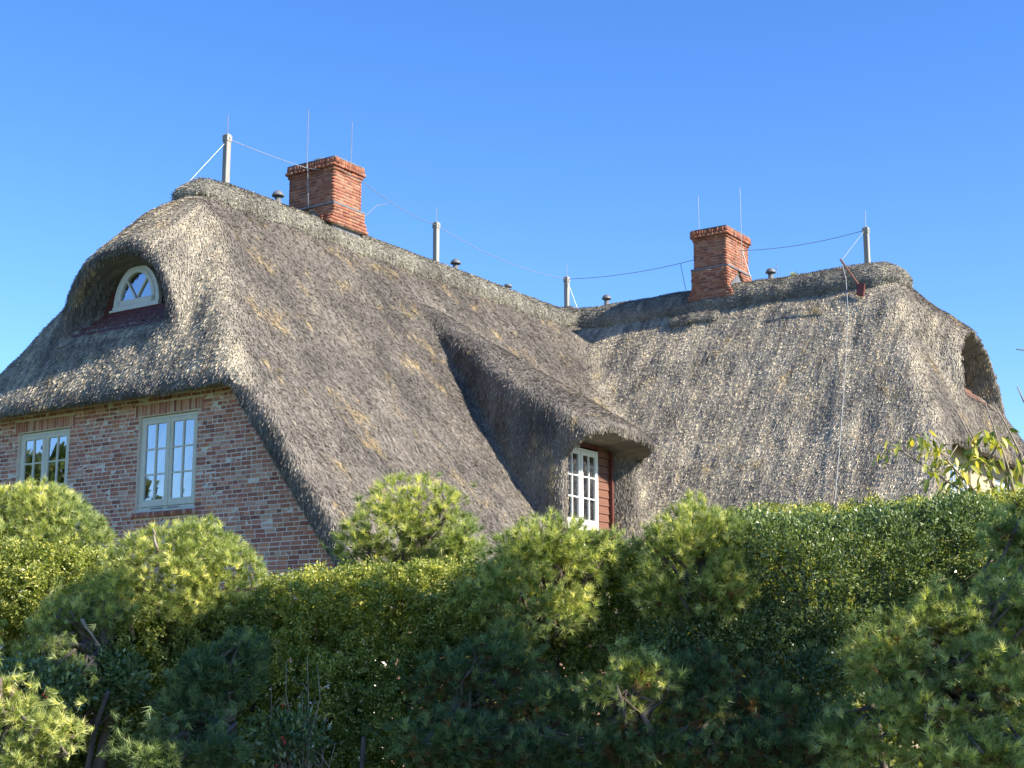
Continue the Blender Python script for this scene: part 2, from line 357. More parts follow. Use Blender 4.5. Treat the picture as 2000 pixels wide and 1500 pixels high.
e2 = np.sqrt(((GY - W2U) / 0.80) ** 2 + ((GZ - 11.38) / 0.64) ** 2 + (np.clip(GX - 9.45, 0, 9) / 1.0) ** 2 + (np.clip(-GX, 0, 9) / .6) ** 2) - 1
cap = smin(cap, smin(e1, e2, 0.25) * 0.7 + capn * 1.3, 0.12)
cap = np.minimum(cap, pad)
cap = np.maximum(cap, -(o + 0.16)).astype(np.float32)
CV, CQ = surface_nets(cap, org, H)
del o, c, mainf, shell, cap, capn, edge, pad
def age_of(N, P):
    a = np.clip((-N[:, 1] - 0.18) / 0.45, 0, 1) * np.clip((N[:, 2] - 0.22) / 0.2, 0, 1)  # steep faces get no pale tone, their shade is put into the colour
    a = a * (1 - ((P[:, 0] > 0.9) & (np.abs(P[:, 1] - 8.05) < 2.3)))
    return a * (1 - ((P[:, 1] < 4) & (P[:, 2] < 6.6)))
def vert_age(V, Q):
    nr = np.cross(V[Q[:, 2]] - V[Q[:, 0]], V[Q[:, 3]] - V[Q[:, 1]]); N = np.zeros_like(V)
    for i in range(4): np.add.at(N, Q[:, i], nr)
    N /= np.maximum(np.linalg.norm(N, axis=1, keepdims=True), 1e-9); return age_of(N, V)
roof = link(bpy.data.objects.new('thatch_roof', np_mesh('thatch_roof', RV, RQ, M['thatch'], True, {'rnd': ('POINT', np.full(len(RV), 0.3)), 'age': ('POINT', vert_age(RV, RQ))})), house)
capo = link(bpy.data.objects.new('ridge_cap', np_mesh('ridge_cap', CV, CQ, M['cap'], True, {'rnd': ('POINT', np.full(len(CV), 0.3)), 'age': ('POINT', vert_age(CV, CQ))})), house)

def straws(V, Q, n, L, Wd, lift, spread, seed, filt=None):
    r = np.random.default_rng(seed)
    a, b, c, d = [V[Q[:, i]] for i in range(4)]
    nr = np.cross(c - a, d - b); ar = np.linalg.norm(nr, axis=1) / 2 + 1e-9; nr /= (2 * ar)[:, None]
    ctr = (a + b + c + d) / 4
    vd = CAM_H - ctr; vd /= np.linalg.norm(vd, axis=1)[:, None]
    keep = ((nr * vd).sum(1) > -0.25) & (nr[:, 2] > -0.8)
    if filt is not None: keep &= filt(ctr, nr)
    w = ar * keep; idx = r.choice(len(Q), n, p=w / w.sum())
    s, t = r.random((2, n, 1)); P = (a[idx] * (1 - s) + b[idx] * s) * (1 - t) + (d[idx] * (1 - s) + c[idx] * s) * t
    N = nr[idx]
    fall = np.array([0, 0, -1.0]) + N * N[:, 2:3]; fl = np.linalg.norm(fall, axis=1, keepdims=True)
    fall = np.where(fl > 0.15, fall / np.maximum(fl, 1e-6), 0); side = np.cross(N, fall)
    sl = np.linalg.norm(side, axis=1, keepdims=True); bad = sl[:, 0] < 0.3
    side[bad] = np.cross(N[bad], [0.3, 0.7, 0.1]); side /= np.linalg.norm(side, axis=1, keepdims=True); fall = np.cross(side, N)
    ang = r.normal(0, spread, (n, 1)); D = fall * np.cos(ang) + side * np.sin(ang); Sd = np.cross(D, N)
    l = L * r.uniform(0.6, 1.3, (n, 1)); wd = Wd * r.uniform(0.6, 1.3, (n, 1)); lf = lift * r.uniform(0.3, 1.3, (n, 1))
    top = P - D * l * 0.5 - N * 0.012; bot = P + D * l * 0.5 + N * lf
    tw = Sd + N * r.normal(0, 0.45, (n, 1)); tw /= np.linalg.norm(tw, axis=1, keepdims=True)
    VV = np.stack([top, bot + tw * wd / 2, bot - tw * wd / 2], 1).reshape(-1, 3)
    QQ = np.arange(3 * n).reshape(-1, 3)
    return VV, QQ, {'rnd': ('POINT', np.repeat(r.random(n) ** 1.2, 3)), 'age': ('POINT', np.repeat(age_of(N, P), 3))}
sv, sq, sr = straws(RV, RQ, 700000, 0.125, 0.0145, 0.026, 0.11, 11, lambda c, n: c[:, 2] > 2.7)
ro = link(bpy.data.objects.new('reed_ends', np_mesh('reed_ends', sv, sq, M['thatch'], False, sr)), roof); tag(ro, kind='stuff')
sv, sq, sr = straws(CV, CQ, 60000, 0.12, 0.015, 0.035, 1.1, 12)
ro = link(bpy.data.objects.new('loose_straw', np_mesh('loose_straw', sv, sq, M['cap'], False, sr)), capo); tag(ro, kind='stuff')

# ------------------------------------------------------------------ bricks
PAL_WALL = [(0.28, 0.11, 0.08), (0.34, 0.145, 0.10), (0.24, 0.095, 0.075), (0.37, 0.19, 0.145), (0.30, 0.14, 0.11), (0.38, 0.22, 0.17), (0.40, 0.27, 0.22), (0.15, 0.055, 0.05), (0.20, 0.07, 0.06), (0.38, 0.175, 0.10), (0.40, 0.31, 0.26), (0.31, 0.125, 0.09), (0.26, 0.105, 0.085), (0.33, 0.16, 0.125)]
PAL_CHIM = [(0.33, 0.11, 0.06), (0.29, 0.09, 0.05), (0.37, 0.135, 0.075), (0.25, 0.08, 0.05), (0.35, 0.15, 0.09), (0.20, 0.068, 0.045), (0.31, 0.10, 0.055)]
PAL_WALL = [(0.72 * 1.6 * c[0] + 0.13, 0.72 * 1.42 * c[1] + 0.068, 0.72 * 1.25 * c[2] + 0.045) for c in PAL_WALL]; PAL_CHIM = [(0.92 * c[0], 1.12 * c[1], 1.2 * c[2]) for c in PAL_CHIM]
def brick_verts(jit):
    """unit brick: x -.5...5, z -.5...5, y 0 (back) to -1 (face), slightly worn front edges"""
    b = 0.03
    f = [(-.5, -.86, -.5), (.5, -.86, -.5), (.5, -.86, .5), (-.5, -.86, .5)]
    g_ = [(-.5 + b, -1, -.5 + b * 3), (.5 - b, -1, -.5 + b * 3), (.5 - b, -1, .5 - b * 3), (-.5 + b, -1, .5 - b * 3)]
    k = [(-.5, 0, -.5), (.5, 0, -.5), (.5, 0, .5), (-.5, 0, .5)]
    v = np.array(k + f + g_); v[4:, 0] += jit.uniform(-.012, .012, 8); v[4:, 2] += jit.uniform(-.035, .035, 8); v[8:, 1] += jit.uniform(-.08, .08, 4)
    q = [(8, 9, 10, 11), (4, 5, 9, 8), (5, 6, 10, 9), (6, 7, 11, 10), (7, 4, 8, 11), (0, 1, 5, 4), (1, 2, 6, 5), (2, 3, 7, 6), (3, 0, 4, 7)]
    return v, np.array(q)
def brick_protos(pal, n, lime):
    out = []
    for i in range(n):
        v, q = brick_verts(rng); me = np_mesh('brick', v, q, M['brick'], False,
            {'col': ('POINT', np.tile(np.array(pal[i % len(pal)]) * rng.uniform(0.85, 1.15), (12, 1))), 'lime': ('POINT', np.full(12, lime * rng.uniform(0, 1.3)))})
        out.append(me)
    return out
PW = brick_protos(PAL_WALL, 42, 0.45); PC = brick_protos(PAL_CHIM, 18, 0.12)
def lay(parent, bricks, protos, pal, lime, single, name='brick'):
    """bricks: list of (x, z, w, h, yface, depth, frame) ; the first `single` become objects, the rest one mesh"""
    vs, qs, cs, ls = [], [], [], []; off = 0
    for i, (x, z, w, h, y, dp, fr) in enumerate(bricks):
        if i < single:
            ob = bpy.data.objects.new(name, random.choice(protos)); 
            p = fr(x, y + dp, z); ob.location = p; ob.scale = (w, dp, h); ob.rotation_euler = (0, 0, fr.rz)
            link(ob, parent)
        else:
            v, q = brick_verts(rng); v = v * np.array([w, dp, h]) + np.array([x, y + dp, z])
            cr, sr_ = math.cos(fr.rz), math.sin(fr.rz)
            v = np.array([v[:, 0] * cr - v[:, 1] * sr_ + fr.ox, v[:, 0] * sr_ + v[:, 1] * cr + fr.oy, v[:, 2]]).T
            vs.append(v); qs.append(q + off); off += 12
            cs.append(np.tile(np.array(random.choice(pal)) * rng.uniform(0.85, 1.15), (12, 1))); ls.append(np.full(12, lime * rng.uniform(0, 1.3)))
    if vs:
        me = np_mesh('further_bricks', np.concatenate(vs), np.concatenate(qs), M['brick'], False, {'col': ('POINT', np.concatenate(cs)), 'lime': ('POINT', np.concatenate(ls))})
        tag(link(bpy.data.objects.new('further_bricks', me), parent), kind='stuff')
class Frame:
    def __init__(s, ox=0, oy=0, rz=0): s.ox, s.oy, s.rz = ox, oy, rz
    def __call__(s, x, y, z):
        c_, s_ = math.cos(s.rz), math.sin(s.rz); return (x * c_ - y * s_ + s.ox, x * s_ + y * c_ + s.oy, z)
def course(x0, x1, z, h, yface, dp, fr, kind, j=0.013):
    out = []; x = x0; first = True
    while x < x1 - 0.02:
        if kind == 0: L = 0.24
        elif kind == 1: L = 0.115
        else: L = 0.24 if random.random() < 0.6 else 0.115
        if first: L = random.choice([0.115, 0.175, 0.24, 0.06]); first = False
        if x + L > x1 - 0.05: L = x1 - x
        L_ = max(L, 0.03)
        out.append((x + L_ / 2, z + random.uniform(-.002, .002), L_, h * random.uniform(0.95, 1.03), yface + random.uniform(-.003, .004), dp, fr)); x += L_ + j
    return out

# ------------------------------------------------------------------ windows (sub-parts under each window)
def casement(name, loc, rz, w, h, m, parent, label, depth=0.07, cols=2, rows=3, handle=True):
    """two-leaf casement; local x across, -y outwards, origin at the bottom centre"""
    f = MB(); t = 0.055
    f.box(-w / 2, -w / 2 + t, 0, depth, 0, h); f.box(w / 2 - t, w / 2, 0, depth, 0, h)
    f.box(-w / 2 + t, w / 2 - t, 0, depth, h - t, h); f.box(-w / 2 - 0.0, w / 2, -0.045, -0.002, -0.005, 0.05); f.box(-w / 2 + t, w / 2 - t, 0, depth, 0, 0.10)
    fo = f.build(name, m, parent, bevel=0.004); fo.location = loc; fo.rotation_euler = (0, 0, rz)
    if label: fo['label'] = label
    iw = (w - 2 * t - 0.01) / 2; z0, z1 = 0.105, h - t - 0.005
    for s in (-1, 1):
        x0 = -iw - 0.003 if s < 0 else 0.003; x1 = x0 + iw; st = 0.085
        sa = MB(); ys, ye = -0.018, 0.04
        sa.box(x0, x0 + st, ys, ye, z0, z1); sa.box(x1 - st, x1, ys, ye, z0, z1)
        sa.box(x0 + st, x1 - st, ys, ye, z1 - st, z1); sa.box(x0 + st, x1 - st, ys, ye, z0, z0 + 0.13)
        so = sa.build('sash', m, fo, bevel=0.004)
        gx0, gx1, gz0, gz1 = x0 + st, x1 - st, z0 + 0.13, z1 - st
        cw = (gx1 - gx0) / cols; ch = (gz1 - gz0) / rows; bt = 0.016
        for c_ in range(1, cols): MB().box(gx0 + c_ * cw - bt, gx0 + c_ * cw + bt, -0.010, 0.034, gz0, gz1).build('glazing_bar', m, fo)
        for r_ in range(1, rows): MB().box(gx0, gx1, -0.007, 0.031, gz0 + r_ * ch - bt * .9, gz0 + r_ * ch + bt * .9).build('glazing_bar', m, fo)
        for c_ in range(cols):
            for r_ in range(rows):
                xa, xb = gx0 + c_ * cw, gx0 + (c_ + 1) * cw; za, zb = gz0 + r_ * ch, gz0 + (r_ + 1) * ch
                tl = random.uniform(-.0012, .0012)
                MB().add([(xa, 0.012 + tl, za), (xb, 0.012 - tl, za), (xb, 0.012 + tl, zb), (xa, 0.012 - tl, zb), (xa, 0.017, za), (xb, 0.017, za), (xb, 0.017, zb), (xa, 0.017, zb)],
                         [(0, 1, 2, 3), (7, 6, 5, 4)]).build('pane', M['glass'], fo)
        if handle:
            MB().box(s * 0.22 - 0.16, s * 0.22 + 0.16, -0.060, -0.047, 0.052, 0.066).build('window_bar', M['lead'], fo)
    MB().box(-0.028, 0.028, -0.035, -0.019, 0.10, h - t - 0.02).build('cover_strip', m, fo, bevel=0.004)
    return fo
def gable(loc, rz, label, single, win_mat):
    """brick gable wall with two windows; local x across, y inwards"""
    w, z0, z1 = 1.58, 4.55, 6.38; cs_ = (-1.79, 1.79)
    inner = lambda z: (RZ - z) / SL - 0.35                     # half width of the wall at height z
    wall = MB()
    xs = [-6.9, cs_[0] - w / 2, cs_[0] + w / 2, cs_[1] - w / 2, cs_[1] + w / 2, 6.9]
    def clip_poly(x0, x1, za, zb):
        top = lambda x: min(zb, RZ - SL * (abs(x) + 0.3))
        pts = [(x0, za), (x1, za)]; n = 10
        for i in range(n + 1):
            x = x1 + (x0 - x1) * i / n; pts.append((x, max(top(x), za)))
        return pts
    for i in range(5):
        if i in (1, 3):
            wall.prism(clip_poly(xs[i], xs[i + 1], 0, z0 - 0.02), 0.005, 0.32); wall.prism(clip_poly(xs[i], xs[i + 1], z1, 6.95), 0.005, 0.32)
        else: wall.prism(clip_poly(xs[i], xs[i + 1], 0, 6.95), 0.005, 0.32)
    wo = wall.build('gable_wall', M['mortar'] if single else M['plaster'], house); wo.location = loc; wo.rotation_euler = (0, 0, rz)
    if label: wo['label'] = label
    fr = Frame(); B = []
    n = 0; z = 0.05
    while z < 6.9:
        kind = [0, 1, 2][n % 3] if random.random() < .5 else 2
        hw = min(inner(z), 6.6)
        segs = [(-hw, hw)]
        if z0 - 0.14 < z < z1 + 0.26:
            e = 0.12 if z > z1 else 0.0
            if z < z0: e = 0.03
            segs = [(-hw, cs_[0] - w / 2 - 0.008 - e), (cs_[0] + w / 2 + 0.008 + e, cs_[1] - w / 2 - 0.008 - e), (cs_[1] + w / 2 + 0.008 + e, hw)]
        for a, b in segs:
            if b - a > 0.05: B += course(a, b, z, 0.072, 0.0, 0.05, fr, kind)
        z += 0.083; n += 1
    sol = []
    for c_ in cs_:
        x = c_ - w / 2 - 0.11
        while x < c_ + w / 2 + 0.10:                       # soldier course over the window
            sol.append((x + 0.036, z1 + 0.125, 0.068, 0.235, 0.0, 0.05, fr)); x += 0.080
        x = c_ - w / 2 - 0.03
        while x < c_ + w / 2:                              # sloping rowlock sill
            sol.append((x + 0.036, z0 - 0.066, 0.068, 0.105, -0.055, 0.12, fr)); x += 0.080
    # nearest (largest in the picture) first: right hand side of the wall above the hedge
    B.sort(key=lambda t: -(t[0] + (-50 if t[1] < 3.0 else 0)))
    B = [t for t in B if t[1] > 1.6]
    if single:
        lay(wo, sol, PW, PAL_WALL, 0.3, len(sol)); lay(wo, B, PW, PAL_WALL, 0.45, single - len(sol))
    for c_ in cs_:
        casement('window', Frame(loc[0], loc[1], rz)(c_, 0.07, z0 - 0.01), rz, w - 0.015, z1 - z0, win_mat, house, None)
    return wo
gable((0, 0, 0), 0, 'weathered mixed red brick gable wall with pale mortar joints', 300, M['sage'])
gable((W2V, W2U, 0), R(90), 'sunlit pale gable wall at the far right end of the house', 0, M['white'])
# side walls, floors
sw = MB()
for x0, x1, y0, y1 in ((6.2, 6.5, 0.33, 10.59), (-6.5, -6.2, 0.33, 23.3), (6.2, 11.95, 10.6, 10.89), (-6.2, 11.95, 23.0, 23.3)): sw.box(x0, x1, y0, y1, 0, 3.35)
sw.build('side_wall', M['sidebrick'], house)
MB().box(-5.8, 5.8, 0.4, 22.5, 3.45, 3.6).box(5.81, 11.9, 11.4, 22.5, 3.45, 3.6).box(-3.1, 3.1, 0.9, 20.0, 7.2, 7.3).box(3.11, 11.2, 14.1, 20.1, 7.2, 7.3).box(-3.2, 3.2, 4.0, 4.15, 3.61, 7.19).box(7.6, 7.75, 14.1, 20, 3.61, 7.19).build('inner_floor', M['inside'], house)
for cx in (-2.35, -1.2, 1.2, 2.35):        # curtains behind the gable windows
    vs = []; n = 26
    for i in range(n + 1):
        x = cx - 0.16 + 0.32 * i / n; y = 0.30 + 0.02 * math.sin(i * 1.6)
        vs += [(x, y, 4.6), (x, y, 6.35)]
    MB().add(vs, [(2 * i, 2 * i + 2, 2 * i + 3, 2 * i + 1) for i in range(n)]).build('curtain', M['curtain'], house, True)

# eyebrow windows
def eyebrow(loc, rz, label, wm, bm):
    fr = Frame(loc[0], loc[1], rz); zc = 8.86
    surround = MB(); pts = []
    for i in range(33):
        t = math.pi * i / 32; pts.append((1.42 * math.cos(t), 8.3 + 1.72 * math.sin(t)))
    surround.prism(pts[::-1], 0.0, 0.05)
    so = surround.build('board_surround', M['darkred'], house); so.location = fr(0, 0.80, 0); so.rotation_euler = (0, 0, rz)
    def ring(a0, b0, a1, b1, y0, y1, zb):
        m_ = MB(); n = 28; vs = []
        for i in range(n + 1):
            t = math.pi * i / n; c_, s_ = math.cos(t), math.sin(t)
            vs += [(a0 * c_, y0, zb + b0 * s_), (a1 * c_, y0, zb + b1 * s_), (a1 * c_, y1, zb + b1 * s_), (a0 * c_, y1, zb + b0 * s_)]
        fs = []
        for i in range(n):
            o_ = 4 * i
            for k in range(4): fs.append((o_ + k, o_ + (k + 1) % 4, o_ + 4 + (k + 1) % 4, o_ + 4 + k))
        return m_.add(vs, fs)
    f = ring(0.67, 0.86, 0.56, 0.75, -0.03, 0.05, 0.0).box(-0.67, 0.67, -0.05, 0.05, -0.06, 0.035).box(-0.75, -0.66, -0.06, -0.03, -0.065, -0.02)
    fo = f.build('arched_window', wm, house); fo.location = fr(0, 0.68, zc); fo.rotation_euler = (0, 0, rz)
    if label: fo['label'] = label
    s_ = ring(0.555, 0.74, 0.47, 0.655, -0.045, 0.03, 0.04).box(-0.55, 0.55, -0.045, 0.03, 0.04, 0.15); s_.build('sash', wm, fo)
    for ang in (60, 120):
        c_, n_ = math.cos(R(ang)), math.sin(R(ang)); k = 0.98 / math.hypot(c_ / 0.49, n_ / 0.675)
        p0 = Vector((0.06 * c_, 0, 0.13 + 0.06 * n_)); p1 = Vector((k * c_, 0, 0.04 + k * n_)); d = (p1 - p0).normalized(); q = Vector((-d.z, 0, d.x)) * 0.016
        MB().prism([((p0 - q).x, (p0 - q).z), ((p1 - q).x, (p1 - q).z), ((p1 + q).x, (p1 + q).z), ((p0 + q).x, (p0 + q).z)], -0.035, 0.02).build('glazing_bar', wm, fo)
    for t0, t1 in ((0, 60), (60, 120), (120, 180)):
        pts = [(0, 0.10)] + [(0.50 * math.cos(R(t0 + (t1 - t0) * i / 8)), 0.04 + 0.68 * math.sin(R(t0 + (t1 - t0) * i / 8))) for i in range(9)]
        n = len(pts); MB().add([(x, 0.0, max(z, 0.1)) for x, z in pts], [tuple(range(n))]).build('pane', M['glass'], fo)
    for i in range(4):                                      # stepped sill boards flaring out over the thatch
        zt = 8.80 - 0.155 * i; y = 0.66 - 0.155 * i; hw = 0.98 + 0.115 * i
        vs = [(-hw, y, zt), (hw, y, zt), (hw + 0.05, y - 0.07, zt - 0.17), (-hw - 0.05, y - 0.07, zt - 0.17), (-hw, y + 0.12, zt), (hw, y + 0.12, zt), (hw + 0.05, y - 0.035, zt - 0.17), (-hw - 0.05, y - 0.035, zt - 0.17)]
        b = MB().add(vs, [(0, 3, 2, 1), (4, 5, 6, 7), (0, 1, 5, 4), (3, 7, 6, 2), (0, 4, 7, 3), (1, 2, 6, 5)]).build('sill_board', bm, house)
        b.location = fr(0, 0, 0); b.rotation_euler = (0, 0, rz)
    rc = MB().box(-1.1, 1.1, 0.86, 1.4, 8.2, 8.25).box(-0.8, 0.8, 1.4, 1.45, 8.2, 9.6).build('window_recess', M['inside'], house); rc.location = fr(0, 0, 0); rc.rotation_euler = (0, 0, rz)
    return fo
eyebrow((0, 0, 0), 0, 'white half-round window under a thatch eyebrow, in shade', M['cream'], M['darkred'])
eyebrow((W2V, W2U, 0), R(90), 'small half-round window in the end gable, edge just visible', M['white'], M['red'])  # lighter red sill boards: sunlight put into their colour, darker copy in shade

# dormer in wing one
DU = 8.0
casement('dormer_window', (6.02, DU - 0.02, 4.58), R(90), 1.5, 1.78, M['white'], house, 'sunlit white dormer window with many small panes', handle=False)
for k in range(13):
    z = 4.3 + k * 0.178
    for y0, y1 in ((DU + 0.745, DU + 1.5), (DU - 1.08, DU - 0.785)):
        MB().add([(6.0, y0, z + 0.17), (6.0, y1, z + 0.17), (6.022, y1, z), (6.022, y0, z), (5.96, y0, z + 0.17), (5.96, y1, z + 0.17), (5.96, y1, z), (5.96, y0, z)],
                 [(0, 3, 2, 1), (4, 5, 6, 7), (0, 1, 5, 4), (3, 7, 6, 2), (1, 2, 6, 5), (0, 4, 7, 3)]).build('weatherboard', M['red'], house)
MB().box(5.96, 6.03, DU - 0.78, DU + 0.74, 6.40, 6.85).build('head_board', M['darkred'], house)
MB().box(6.025, 6.10, DU + 1.20, DU + 1.27, 4.2, 6.6).build('corner_board', M['darkred'], house)
vs = []; n = 80
for i in range(n + 1):
    y = DU - 0.72 + 1.44 * i / n; x = 5.86 + 0.02 * math.sin(i * 0.9); vs += [(x, y, 4.6), (x, y, 6.3)]
MB().add(vs, [(2 * i, 2 * i + 2, 2 * i + 3, 2 * i + 1) for i in range(n)]).build('curtain', M['curtain'], house, True)

# ------------------------------------------------------------------ chimneys
def chimney(cx, cy, rz, ztop, legz, single, label):
    """local x along the ridge (0.5 half), y across the ridge (0.72 half)"""
    core = MB(); hx, hy = 0.50, 0.70
    zb = ztop - 1.08                     # band level
    core.box(-hx + .012, hx - .012, -hy + .012, hy - .012, zb - 0.12, ztop - .02)
    for s in (-1, 1):
        y0, y1 = sorted((s * 0.5, s * (hy + 0.075)))
        z = zb - 0.10; r_ = 0
        while z > legz:
            inn = min(0.66, 0.10 + 0.085 * r_) + .012; ya, yb = sorted((s * inn, s * (hy + 0.075 - 0.012)))
            core.box(-hx - .036, hx + .036, ya, yb, z - .041, z + .037); z -= 0.078; r_ += 1
    co = core.build('chimney', M['cmortar'], house); co.location = (cx, cy, 0); co.rotation_euler = (0, 0, rz)
    co['label'] = label
    MB().box(-hx - .01, hx + .01, -hy + .02, -0.4, legz - 0.4, legz + .045).box(-hx - .01, hx + .01, 0.4, hy - .02, legz - 0.4, legz + .045).box(-hx + .03, hx - .03, -0.399, 0.399, legz - .2, zb - .13).build('flashing_and_gap_shade', M['lead'], co)  # outer blocks are skirting; middle block paints the shaded gap between legs dark
    B = []; faces = {'front': (0, 0, 0, hx, -hy), 'back': (0, 0, math.pi, hx, -hy), 'left': (0, 0, -math.pi / 2, hy, -hx), 'right': (0, 0, math.pi / 2, hy, -hx)}
    hid = []
    nrow = 13
    for k, (ox, oy, frz, half, yf) in faces.items():
        fr = Frame(ox, oy, frz); vis = k in (('right', 'left') if False else VIS)
        lst = B if vis else hid
        for r_ in range(nrow):                                    # shaft
            z = zb + 0.05 + r_ * 0.078
            out = {10: 0.03, 11: 0.075, 12: 0.03}.get(r_, 0.0)
            if r_ == 12: continue
            lst += course(-half - out, half + out, z, 0.067, yf - out, 0.06 + out, fr, r_ % 2 if r_ % 2 else 2, 0.010)
        x = -half - 0.05
        while x < half + 0.04:                                    # crown of upright bricks
            w_ = 0.068; lst.append((x + w_ / 2, ztop - 0.07, w_, 0.135, yf - 0.05, 0.14, fr)); x += w_ + 0.010
        if half == hx:                                            # long legs over the slope, stepping out at the foot
            z = zb - 0.10; r_ = 0
            while z > legz:
                out = 0.05 + (0.04 * max(0, 4 - (z - legz) / 0.078)) * (z < legz + 0.24)
                lst += course(-half - out, half + out, z, 0.067, yf - 0.08, 0.09, fr, 2 - (r_ % 2), 0.010); z -= 0.078; r_ += 1
        else:                                                     # ends of the legs, stepped underneath
            for s in (-1, 1):
                z = zb - 0.10; r_ = 0
                while z > legz:
                    inn = min(0.66, 0.10 + 0.085 * r_)
                    out = 0.05 + (0.04 * max(0, 4 - (z - legz) / 0.078)) * (z < legz + 0.24)
                    a, b = sorted((s * inn, s * (half + 0.075)))
                    if b - a > 0.08: lst += course(a, b, z, 0.067, yf - out, 0.09 + out, fr, 2, 0.010)
                    z -= 0.078; r_ += 1
    lay(co, B, PC, PAL_CHIM, 0.1, single); lay(co, hid, PC, PAL_CHIM, 0.1, 0)
    MB().box(-hx - .07, hx + .07, -hy - .07, hy + .07, zb - 0.055, zb - 0.005).build('band_course', M['lead'], co, bevel=0.006)
    MB().box(-hx - .04, hx + .04, -hy - .04, hy + .04, ztop + 0.002, ztop + 0.03).build('chimney_top', M['lead'], co)
    MB().lathe([(0.20, 0), (0.20, 0.10), (0.235, 0.10), (0.235, 0.145), (0.19, 0.15), (0.0, 0.13)], (-0.08, 0, ztop + 0.03), 20).build('flue_cap', M['metal'], co, True)
    return co
VIS = ('right', 'back')
# chimney one: ridge runs along house y, so local x -> house y (rotation +90 turns local y to house -x)
VIS = ('front', 'left')
chimney(0.0, 6.30, R(90), 13.40, 11.78, 230, 'orange brick chimney at the high left end of the ridge')
VIS = ('front', 'right')
chimney(5.12, W2U, 0, 13.58, 11.62, 230, 'orange brick chimney on the right-hand wing')

# ------------------------------------------------------------------ lightning masts, rods, wires, vents, bracket
def mast(v, u, z0, z1, z2, label):
    m_ = MB().box(v - .065, v + .065, u - .065, u + .065, z0 - 0.2, z1).build('lightning_mast', M['post'], house, bevel=0.01); m_['label'] = label
    MB().box(v - .078, v + .078, u - .078, u + .078, z1 - .17, z1 - .02).build('collar', M['post'], m_, bevel=0.008)
    MB().tube([(v, u, z1 - 0.1), (v, u, z2)], 0.010, 6).build('air_rod', M['wire'], m_)
    MB().box(v - .02, v + .10, u - .02, u + .02, z1 - .11, z1 - .07).build('wire_clamp', M['metal'], m_)
mast(0, 3.02, 12.0, 13.24, 13.69, 'weathered timber lightning mast on the high left ridge end')
mast(0, 10.7, 12.0, 13.20, 13.62, 'timber lightning mast right of the left chimney')
mast(0, 17.18, 12.1, 13.17, 13.58, 'timber lightning mast where the two ridges meet')
mast(9.33, 17.1, 12.0, 13.09, 13.54, 'timber lightning mast at the right ridge end')
def rod(p, z0, z1):
    MB().tube([(p[0], p[1], z0), (p[0], p[1], z1)], 0.010, 6).build('lightning_rod', M['wire'], house)
rod((-0.0, 5.63, 0), 13.2, 14.67); MB().tube([(0.0, 5.72, 12.3), (0, 5.66, 13.2), (0, 5.63, 13.45)], 0.010, 6).build('lightning_rod', M['wire'], house)
rod((0.25, 6.93, 0), 13.35, 14.72); rod((4.46, 17.1, 0), 13.5, 14.86); rod((5.80, 17.0, 0), 12.5, 14.84)
def wire(pts, sag=0.0, r=0.009):
    P = []
    for a, b in zip(pts[:-1], pts[1:]):
        a, b = Vector(a), Vector(b); n = 10 if sag else 2
        for i in range(n): t = i / n; P.append(a.lerp(b, t) - Vector((0, 0, sag * 4 * t * (1 - t))))
    P.append(Vector(pts[-1])); MB().tube(P, r, 5).build('lightning_wire', M['wire'], house)
wire([(0, 3.02, 13.15), (-0.0, 5.62, 13.22), (0.75, 6.0, 13.15), (0.75, 6.75, 13.08)], 0.03)
wire([(0.75, 6.75, 13.08), (0, 10.7, 13.12)], 0.12)
wire([(0, 10.7, 13.12), (0, 17.18, 13.1)], 0.22)
wire([(0, 17.18, 13.1), (4.55, 16.9, 12.95)], 0.12)
wire([(5.75, 16.9, 12.98), (9.33, 17.1, 13.02)], 0.12)
wire([(0, 3.02, 13.1), (-0.3, 1.95, 11.66)], 0, 0.006)
wire([(0.45, 8.1, 12.93), (0.5, 7.62, 12.75), (0.6, 6.95, 12.2), (0.62, 6.9, 11.6)])
wire([(3.9, 17.0, 12.92), (4.1, 16.9, 12.1)]); wire([(0, 17.25, 13.0), (0.35, 17.25, 12.1)])
wire([(9.33, 17.1, 13.05), (9.0, 16.1, 12.0), (9.1, 16.1, 11.5), (9.35, 15.5, 10.4), (9.8, 13.85, 8.28), (10.18, 12.35, 6.38), (10.38, 11.5, 5.3)], 0, 0.009)
wire([(5.85, 16.9, 13.0), (6.0, 17.1, 12.2)])
def vent(v, u, z0, h, cap=True):
    p = MB().tube([(v, u, z0 - 0.3), (v, u, z0 + h)], 0.075, 14).build('vent_pipe', M['pipe'], house, True)
    if cap: MB().lathe([(0.085, 0.0), (0.145, 0.0), (0.145, 0.025), (0.105, 0.095), (0.05, 0.135), (0.0, 0.145)], (v, u, z0 + h - 0.02), 16).build('vent_hood', M['pipe'], p, True)
    else: MB().lathe([(0.085, -0.05), (0.11, -0.05), (0.11, 0.03), (0.0, 0.04)], (v, u, z0 + h), 16).build('vent_hood', M['pipe'], p, True)
vent(-0.3, 5.0, 11.95, 0.48); vent(-0.3, 11.98, 11.95, 0.48); vent(-0.3, 14.5, 11.95, 0.40, False); vent(1.24, 17.4, 11.95, 0.42); vent(6.46, 17.4, 11.95, 0.42)
